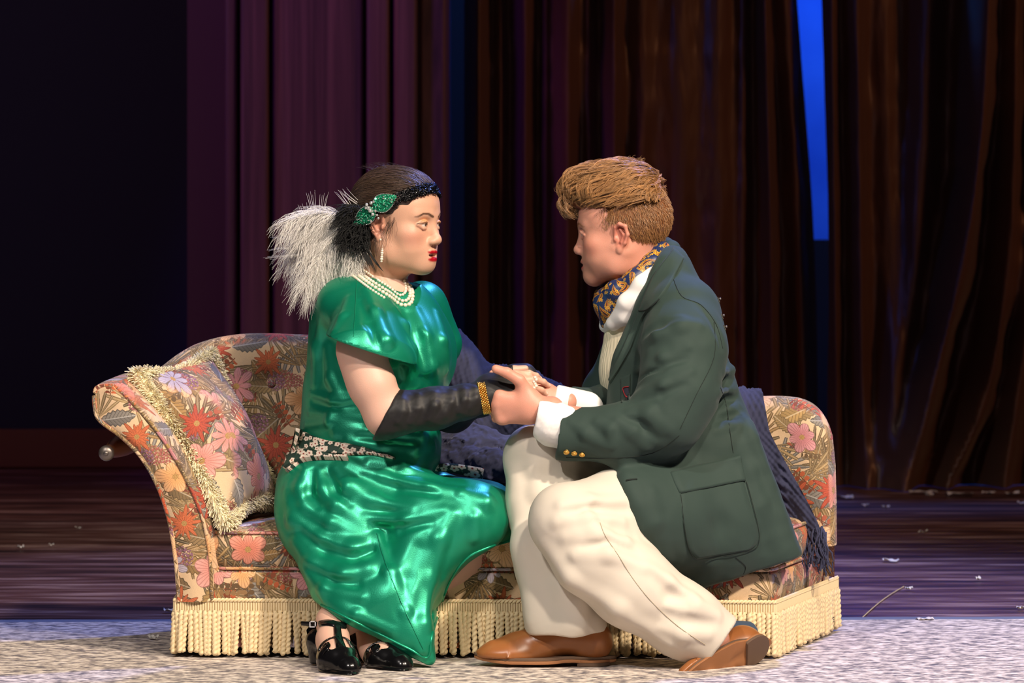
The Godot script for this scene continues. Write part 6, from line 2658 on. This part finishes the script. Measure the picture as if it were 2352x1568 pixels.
func jacket_trim(d: Sculpt, jk: Node) -> void:
	var g := patch(d, [V(1548, 572), V(1504, 632), V(1474, 705), V(1446, 770), V(1418, 832), V(1402, 872)], [V(1570, 594), V(1548, 640), V(1518, 685), V(1480, 728), V(1450, 800), V(1404, 880)], 10, 34, 0.006)
	var lp := built("lapel", g, M.jacket, jk)
	g = Geo.new()
	line_on(g, d, [V(1518, 690), V(1494, 712), V(1472, 714)], 0.0016, 0.0068)
	built("notch", g, M.seam, lp)
	# collar standing round the back of the neck
	g = Geo.new()
	var s := Sculpt.new()
	s.h = 0.004
	s.chain([sight(1492, 612, -0.24), sight(1528, 566, -0.16), sight(1540, 575, -0.08), sight(1532, 618, 0.005), sight(1500, 668, 0.035)], [0.016, 0.018, 0.020, 0.018, 0.012], 0.02)
	s.run()
	g.join(s)
	built("collar", g, M.jacket, jk)
	# patch pocket with flap, breast pocket, crest corner
	g = patch(d, [V(1560, 1128), V(1565, 1170), V(1572, 1220), V(1582, 1262), V(1600, 1282)], [V(1706, 1102), V(1718, 1150), V(1735, 1200), V(1740, 1240), V(1722, 1262)], 14, 16, 0.0028)
	var pk := built("pocket", g, M.jacket, jk)
	g = patch(d, [V(1540, 1085), V(1550, 1110), V(1562, 1134)], [V(1700, 1046), V(1706, 1075), V(1712, 1104)], 14, 8, 0.006)
	built("flap", g, M.jacket, pk)
	g = Geo.new()
	line_on(g, d, [V(1562, 1136), V(1572, 1220), V(1584, 1266), V(1606, 1284), V(1660, 1276), V(1725, 1262), V(1742, 1240), V(1735, 1190), V(1714, 1106)], 0.0008, 0.003)
	built("pocket_seam", g, M.seam, pk)
	g = patch(d, [V(1426, 868), V(1427, 890), V(1428, 925)], [V(1448, 858), V(1448, 885), V(1446, 922)], 8, 8, 0.0035)
	built("breast_pocket", g, M.jacket, jk)
	g = patch(d, [V(1432, 892), V(1434, 904), V(1440, 918)], [V(1446, 888), V(1446, 900), V(1446, 920)], 6, 6, 0.0055)
	var cr := built("crest", g, M.crest_dark, jk)
	g = Geo.new()
	line_on(g, d, [V(1445, 889), V(1433, 892), V(1436, 906), V(1442, 918)], 0.0014, 0.007)
	built("crest_border", g, M.crest, cr)
	# seams
	g = Geo.new()
	for q in [
		[V(1545, 635), V(1566, 680), V(1610, 700), V(1645, 745), V(1660, 800)],
		[V(1640, 740), V(1640, 820), V(1600, 905), V(1562, 985)],
		[V(1655, 890), V(1668, 930), V(1678, 1000), V(1684, 1040)],
		[V(1560, 1000), V(1500, 1040), V(1400, 1052), V(1300, 1050)],
		[V(1690, 1280), V(1712, 1300), V(1708, 1318)]]:
		line_on(g, d, q, 0.0007, 0.0003)
	built("seams", g, M.seam, jk).set_meta("kind", "stuff")
	g = Geo.new()
	line_on(g, d, [V(1438, 1103), V(1450, 1101), V(1463, 1100)], 0.0022, 0.0003)
	built("buttonhole", g, M.seam, jk)
	for q in [V(1301, 1037), V(1319, 1040), V(1337, 1043)]:
		g = Geo.new()
		var p := d.hit(q.x, q.y, 0.6, -0.6)
		var n := d.normal(p)
		var u := n.cross(Vector3.UP).normalized()
		var bs := Basis(u, n, u.cross(n))
		g.ball(p + n * 0.002, Vector3(0.0072, 0.0028, 0.0072), bs, 8, 14)
		g.ball(p + n * 0.0042, Vector3(0.0045, 0.0012, 0.0045), bs, 6, 12)
		built("cuff_button", g, M.gold, jk)
	# the microphone clips down the back seam
	for q in [V(1662, 688), V(1684, 726), V(1690, 752)]:
		g = Geo.new()
		var px: float = q.x
		var p := d.hit(px, q.y, 0.6, -0.6)
		while px > 1500.0 and absf(d.value(p, d.met)) > 0.002:
			px -= 2.0
			p = d.hit(px, q.y, 0.6, -0.6)
		g.ball(p + Vector3(0.004, 0.002, 0.0), Vector3.ONE * 0.0032, Basis(), 5, 8)
		g.tube([p + Vector3(-0.002, 0.006, 0), p + Vector3(0.003, -0.006, 0)], [0.0012], 5)
		built("clip", g, M.pewter, jk)

func trouser_cloth(seed_: int) -> Sculpt:
	var d := Sculpt.new()
	d.h = 0.0058
	d.noise = FastNoiseLite.new()
	d.noise.seed = seed_
	d.noise.frequency = 10.0
	d.noise.fractal_octaves = 2
	d.noise_amp = 0.0018
	return d

# far leg: foot flat, knee high
func far_leg_shape() -> Sculpt:
	var d := trouser_cloth(26)
	d.chain([sight(1580, 1185, -0.20), sight(1400, 1120, -0.08), sight(1236, 1050, 0.06)], [0.105, 0.092, 0.073], 0.03)
	d.chain([sight(1234, 1052, 0.06), sight(1248, 1160, 0.09), sight(1270, 1280, 0.13), sight(1300, 1445, 0.18)], [0.072, 0.080, 0.084, 0.092], 0.03)
	d.half(sight(1300, 1450, 0.18), Vector3(0.02, -1.0, 0.0), 0.004)
	d.cap(sight(1300, 1446, 0.18), sight(1302, 1500, 0.18), 0.072, 0.076, 0.004, 1)
	d.fold([V(1198, 1005), V(1250, 1050), V(1305, 1110), V(1330, 1150)], 0.016, 0.18, 0.05)
	d.fold([V(1245, 1005), V(1310, 1050), V(1370, 1100)], 0.014, 0.18, 0.05)
	d.fold([V(1262, 1240), V(1305, 1350), V(1316, 1440)], 0.014, 0.15, 0.04)
	d.fold([V(1340, 1300), V(1335, 1380), V(1342, 1440)], 0.012, 0.20, 0.03)
	d.fold([V(1183, 1100), V(1198, 1250), V(1222, 1420)], 0.014, 0.16, 0.05)
	d.fold([V(1225, 1080), V(1240, 1130), V(1290, 1170)], 0.012, 0.20, 0.03)
	return d

# near leg: knee low, shin folded back along the floor
func trousers_shape() -> Sculpt:
	var d := trouser_cloth(25)
	d.ell(sight(1600, 1200, -0.08), Vector3(0.14, 0.11, 0.17), 0.04)
	d.chain([sight(1590, 1200, 0.02), sight(1440, 1180, 0.17), sight(1302, 1196, 0.285)], [0.125, 0.104, 0.080], 0.03)
	d.chain([sight(1302, 1196, 0.285), sight(1360, 1275, 0.29), sight(1450, 1345, 0.27), sight(1570, 1425, 0.24), sight(1650, 1478, 0.21)], [0.078, 0.088, 0.090, 0.080, 0.070], 0.03)
	d.half(sight(1640, 1490, 0.21), Vector3(0.80, -0.60, 0.0), 0.004)
	d.cap(sight(1640, 1478, 0.21), sight(1710, 1530, 0.19), 0.054, 0.058, 0.004, 1)
	var ridge := func(pts: Array, r: float, out := 0.32) -> void: d.fold(pts, r, out, r * 2.2)
	var dip := func(pts: Array, r: float) -> void: d.fold(pts, r, 0.18, r * 2.2, 1)
	ridge.call([V(1290, 1160), V(1360, 1150), V(1430, 1148)], 0.010)
	dip.call([V(1300, 1178), V(1370, 1170), V(1440, 1172)], 0.008)
	ridge.call([V(1280, 1198), V(1350, 1188), V(1430, 1195)], 0.011)
	dip.call([V(1385, 1205), V(1420, 1218), V(1455, 1230)], 0.010)
	ridge.call([V(1300, 1232), V(1370, 1222), V(1440, 1240)], 0.011)
	dip.call([V(1340, 1258), V(1400, 1250), V(1460, 1270)], 0.008)
	ridge.call([V(1320, 1275), V(1400, 1270), V(1470, 1300)], 0.010)
	ridge.call([V(1250, 1250), V(1310, 1330), V(1420, 1400), V(1540, 1480)], 0.012, 0.22)
	ridge.call([V(1490, 1300), V(1540, 1340), V(1590, 1370)], 0.011)
	dip.call([V(1500, 1325), V(1540, 1365), V(1575, 1390)], 0.010)
	ridge.call([V(1545, 1392), V(1600, 1392), V(1650, 1412)], 0.011)
	dip.call([V(1530, 1408), V(1580, 1428), V(1640, 1432)], 0.009)
	ridge.call([V(1520, 1440), V(1570, 1460), V(1630, 1460)], 0.009)
	return d

func trousers_trim(d: Sculpt, tr: Node) -> void:
	var g := Geo.new()
	line_on(g, d, [V(1378, 1200), V(1390, 1230), V(1420, 1275), V(1455, 1330), V(1500, 1385), V(1560, 1440), V(1620, 1480)], 0.0009, 0.0002)
	built("side_seam", g, M.trouser_seam, tr)

func man_hair_shape(hc: Sculpt, tf: Transform3D) -> void:
	hc.h = 0.004
	hc.base = lin(126, 80, 48)
	hc.tf = tf
	# cropped sides and back
	hc.ell(Vector3(0, 0.037, -0.014), Vector3(0.080, 0.091, 0.102), 0.02)
	hc.half(Vector3(0, 0.030, 0.048), Vector3(0, -0.34, 0.94), 0.006)
	hc.ell(Vector3(0.085, -0.019, 0.004), Vector3(0.028, 0.040, 0.034), 0.008, 1)
	hc.ell(Vector3(-0.085, -0.019, 0.004), Vector3(0.028, 0.040, 0.034), 0.008, 1)
	hc.half(Vector3(0, -0.050, -0.05), Vector3(0, -1, 0.45), 0.01)
	# the long top
	hc.ell(Vector3(0, 0.106, 0.006), Vector3(0.072, 0.046, 0.096), 0.03)
	hc.ell(Vector3(0, 0.098, 0.068), Vector3(0.058, 0.042, 0.050), 0.03)
	hc.ell(Vector3(0, 0.090, 0.100), Vector3(0.040, 0.024, 0.024), 0.02)
	hc.tf = Transform3D()

func man_hair(hc: Sculpt, tf: Transform3D, who: Node) -> void:
	var g := Geo.new()
	g.join(hc)
	rng.seed = 88
	# short bristles on the sides and back, lying downwards
	var c := Vector3(0, 0.037, -0.014)
	var n := 0
	while n < 12000:
		var d := Vector3(rng.randf_range(-1, 1), rng.randf_range(-0.85, 0.75), rng.randf_range(-1, 0.75)).normalized()
		var p := c + d * (1.0 / (d / Vector3(0.0795, 0.0905, 0.1015)).length())
		n += 1
		if -0.34 * (p.y - 0.030) + 0.94 * (p.z - 0.048) > -0.001: continue
		if -(p.y + 0.050) + 0.45 * (p.z + 0.05) > 0.004: continue
		if absf(p.x) > 0.05 and Vector2((p.y + 0.019) / 0.040, (p.z - 0.004) / 0.034).length() < 1.0: continue
		var dn := Vector3(0, -1, -0.25)
		dn = (dn - d * dn.dot(d)).normalized()
		var w := (d * 0.55 + dn + Vector3(rng.randf_range(-0.25, 0.25), 0, rng.randf_range(-0.25, 0.25))).normalized()
		var ln := rng.randf_range(0.007, 0.012)
		var v := rng.randf_range(0.6, 1.5)
		g.tint = Color(0.30 * v, 0.145 * v, 0.055 * v)
		g.strand(PackedVector3Array([tf * p, tf * (p + w * ln * 0.6), tf * (p + w * ln + d * -0.001)]), 0.00055, 0.35)
	# wavy locks flow from the crown over the top and turn under at the brow
	var crown := Vector3(0.0, 0.9, -0.62).normalized()
	var flow := FastNoiseLite.new()
	flow.seed = 19
	flow.frequency = 1.0
	for i in 1150:
		var ang := rng.randf_range(-2.6, 2.6)
		var a0 := sqrt(rng.randf()) * 1.30
		if absf(ang) > 1.6: a0 *= 0.5
		var side := Vector3(sin(ang), 0.0, cos(ang))
		var tang := (side - crown * side.dot(crown)).normalized()
		var d0 := crown * cos(a0) + tang * sin(a0)
		# neighbours share their wave, so that the hair lies in locks
		var na := flow.get_noise_3dv(d0 * 2.6)
		var nb := flow.get_noise_3dv(d0 * 2.6 + Vector3(9, 4, 2))
		var ln := rng.randf_range(0.40, 0.70)
		if absf(ang) > 1.6: ln *= 0.7
		var wig := tang.cross(crown).normalized()
		var lift0 := 0.002 + 0.008 * rng.randf()
		var floor_y := rng.randf_range(0.20, 0.36)
		var base := PackedVector3Array()
		for k in 10:
			var t := k / 9.0
			var a := a0 + ln * t
			var sway := (0.30 * na + 0.10 * sin(nb * 9.0 + t * 7.5)) * t
			# the sides are swept towards the brow
			var d := (crown * cos(a) + tang * sin(a) + wig * sway + Vector3(0, -0.05, 0.95) * t * minf(absf(sin(ang)), 1.0) * 0.85).normalized()
			if d.y < floor_y: break
			var lift := lift0 * (0.4 + sin(t * PI)) + 0.006 * (1.0 + sin(nb * 12.0 + t * 7.5)) * t
			base.append(on_cap(hc, tf, c, d, lift))
		if base.size() < 4: continue
		var v0 := 0.95 + 0.55 * flow.get_noise_3dv(d0 * 7.0) + rng.randf_range(-0.15, 0.15)
		for q in 11:
			var o := Vector3(rng.randf_range(-1, 1), rng.randf_range(-0.6, 0.8), rng.randf_range(-1, 1)) * 0.0046
			var pts := PackedVector3Array()
			for k in base.size():
				pts.append(base[k] + o * (1.1 - 0.8 * k / (base.size() - 1.0)))
			var v := v0 * rng.randf_range(0.7, 1.45)
			g.tint = Color(0.44 * v, 0.225 * v, 0.088 * v)
			g.strand(pts, 0.00055, 0.35)
	# curls hanging off the brow
	for i in 120:
		var root := Vector3(rng.randf_range(-0.050, 0.050), rng.randf_range(0.070, 0.105), rng.randf_range(0.100, 0.128))
		var r := rng.randf_range(0.006, 0.012)
		var ph := rng.randf_range(-0.5, 1.2)
		var pts := PackedVector3Array()
		var dx := rng.randf_range(-0.012, 0.012)
		for k in 12:
			var t := k / 11.0
			var a := ph + t * 4.2
			pts.append(tf * (root + Vector3(dx * t, -0.026 * t + r * (cos(a) - cos(ph)) * 0.5, r * (sin(a) - sin(ph)))))
		for q in 7:
			var o := Vector3(rng.randf_range(-1, 1), rng.randf_range(-1, 1), rng.randf_range(-1, 1)) * 0.003
			var pp := PackedVector3Array()
			for p in pts: pp.append(p + o)
			var v := rng.randf_range(0.6, 1.4)
			g.tint = Color(0.30 * v, 0.150 * v, 0.060 * v)
			g.strand(pp, 0.00055, 0.35)
	# ringlets standing off the crown and the fringe
	for i in 320:
		var f := rng.randf()
		var root := Vector3(rng.randf_range(-0.05, 0.05), lerpf(0.150, 0.108, pow(f, 2.0)), lerpf(-0.06, 0.122, f))
		var r := rng.randf_range(0.005, 0.010)
		var ph := rng.randf() * TAU
		var pts := PackedVector3Array()
		var dirv := Vector3(rng.randf_range(-0.5, 0.5), rng.randf_range(-0.2, 0.9) - f * 0.8, rng.randf_range(0.0, 0.8)).normalized()
		for k in 10:
			var t := k / 9.0
			pts.append(tf * (root + dirv * 0.016 * t + Vector3(0.3 * sin(ph), sin(ph + t * 5.0) - sin(ph), cos(ph + t * 5.0) - cos(ph)) * r * 0.8))
		g.tint = Color(0.34, 0.18, 0.075)
		g.strand(pts, 0.0007, 0.4)
	built("hair", g, M.hair, who)

func shoe_pieces(tf: Transform3D, who: Node) -> void:
	var s := Sculpt.new()
	s.h = 0.0034
	s.tf = tf
	s.base = lin(148, 92, 52)
	s.ell(Vector3(0.050, 0.052, 0), Vector3(0.052, 0.050, 0.038), 0.02)
	s.chain([Vector3(0.050, 0.058, 0), Vector3(0.120, 0.060, 0), Vector3(0.170, 0.050, 0.002)], [0.036, 0.036, 0.034], 0.02)
	s.chain([Vector3(0.160, 0.044, 0.002), Vector3(0.215, 0.034, 0.004), Vector3(0.262, 0.030, 0.002)], [0.040, 0.036, 0.026], 0.02)
	s.ell(Vector3(0.225, 0.026, 0.002), Vector3(0.082, 0.028, 0.048), 0.015)
	s.chain([Vector3(0.098, 0.088, 0), Vector3(0.165, 0.072, 0)], [0.022, 0.022], 0.015)
	s.ell(Vector3(0.058, 0.128, 0), Vector3(0.050, 0.042, 0.027), 0.008, 1)
	s.half(Vector3(0, 0.018, 0), Vector3(0, -1, 0), 0.003)
	# raised cap and facing seams
	s.chain([Vector3(0.236, 0.022, 0.050), Vector3(0.232, 0.052, 0.026), Vector3(0.230, 0.0610, 0.0), Vector3(0.232, 0.052, -0.026), Vector3(0.236, 0.022, -0.048)], [0.0024], 0.004)
	s.run()
	var g := Geo.new()
	g.join(s)
	var shoe := built("shoe", g, M.leather, who)
	# sole with welt and stacked heel, outlined like a foot
	var outline := []
	for k in 48:
		var an := TAU * k / 48.0
		var ca := cos(an)
		var x := 0.150 + 0.160 * ca
		var wd := 0.0
		if ca > -0.2: wd = 0.053 - 0.010 * smoothstep(0.55, 1.0, ca)
		else: wd = lerpf(0.041, 0.053, smoothstep(-0.75, -0.1, ca))
		outline.append(Vector3(x, 0, sin(an) * wd * (1.0 + 0.0 * ca) + 0.002))
	for lay in [[0.006, 0.0135, 0.0, M.sole, "sole"], [0.0135, 0.0205, 0.002, M.welt, "welt"]]:
		g = Geo.new()
		var rows := []
		for e in [[lay[0], 0.30], [lay[0], 0.98], [lay[0] + 0.001, 1.0], [lay[1] - 0.001, 1.0], [lay[1], 0.98], [lay[1], 0.30]]:
			var row := PackedVector3Array()
			for p in outline:
				var q: Vector3 = Vector3(0.150, 0, 0) + (p - Vector3(0.150, 0, 0)) * e[1] * (1.0 + lay[2])
				# toe spring and waist
				q.y = e[0] + 0.010 * pow(clampf((q.x - 0.22) / 0.09, 0.0, 1.0), 2.0) + 0.004 * exp(-pow((q.x - 0.10) / 0.03, 2.0))
				row.append(tf * q)
			rows.append(row)
		g.grid(rows, false, [], true)
		# close the underside
		var mid := g.vert(tf * Vector3(0.15, lay[0], 0), tf.basis * Vector3(0, -1, 0))
		for k in 48: g.ix.append_array([mid, (k + 1) % 48, k])
		built(lay[4], g, lay[3], shoe)
	for lay in [[0.0, 0.008, M.welt], [0.008, 0.014, M.sole]]:
		g = Geo.new()
		var rows := []
		for e in [[lay[0], 0.2], [lay[0], 0.97], [lay[0] + 0.001, 1.0], [lay[1], 1.0]]:
			var row := PackedVector3Array()
			for k in 24:
				var an := TAU * k / 24.0
				var q := Vector3(0.046 + 0.043 * maxf(cos(an), -2.0), 0, 0.042 * sin(an))
				if cos(an) > 0.0: q.x = 0.046 + 0.034 * minf(1.0, cos(an) * 2.2)
				q = Vector3(0.046, 0, 0) + (q - Vector3(0.046, 0, 0)) * e[1]
				q.y = e[0]
				row.append(tf * q)
			rows.append(row)
		g.grid(rows, false, [], true)
		var mid := g.vert(tf * Vector3(0.046, lay[0], 0), tf.basis * Vector3(0, -1, 0))
		for k in 24: g.ix.append_array([mid, (k + 1) % 24, k])
		built("heel", g, lay[2], shoe)
	# laces
	g = Geo.new()
	for k in 4:
		var x := 0.118 + 0.015 * k
		var yy := 0.108 - 0.0060 * k - 0.0002 * k * k
		g.tube([tf * Vector3(x, yy - 0.010, 0.018), tf * Vector3(x + 0.004, yy + 0.002, 0.0), tf * Vector3(x, yy - 0.010, -0.018)], [0.0018], 5)
	built("laces", g, M.seam, shoe)

func man_shoes(who: Node) -> void:
	var x := Vector3(-1, 0, 0.04).normalized()
	var tf := Transform3D(Basis(x, Vector3.UP, x.cross(Vector3.UP)), Vector3(sight(1406, 0, 0.2).x, 0.010, 0.185))
	shoe_pieces(tf, who)
	var g := Geo.new()
	g.tube([Vector3(sight(1350, 0, 0.185).x, 0.075, 0.185), Vector3(sight(1335, 0, 0.18).x, 0.17, 0.18)], [0.041, 0.042], 18)
	built("sock", g, M.sock, who)
	g = Geo.new()
	g.tube([sight(1634, 1460, 0.17), sight(1716, 1462, 0.085)], [0.037, 0.036], 18)
	built("sock", g, M.sock, who)
	x = Vector3(-0.78, -0.31, 0.55).normalized()
	var y := -Vector3(0.48, -0.40, 0.78)
	y = (y - x * y.dot(x)).normalized()
	tf = Transform3D(Basis(x, y, x.cross(y)).scaled(Vector3.ONE * 0.86), sight(1770, 1478, 0.17))
	shoe_pieces(tf, who)
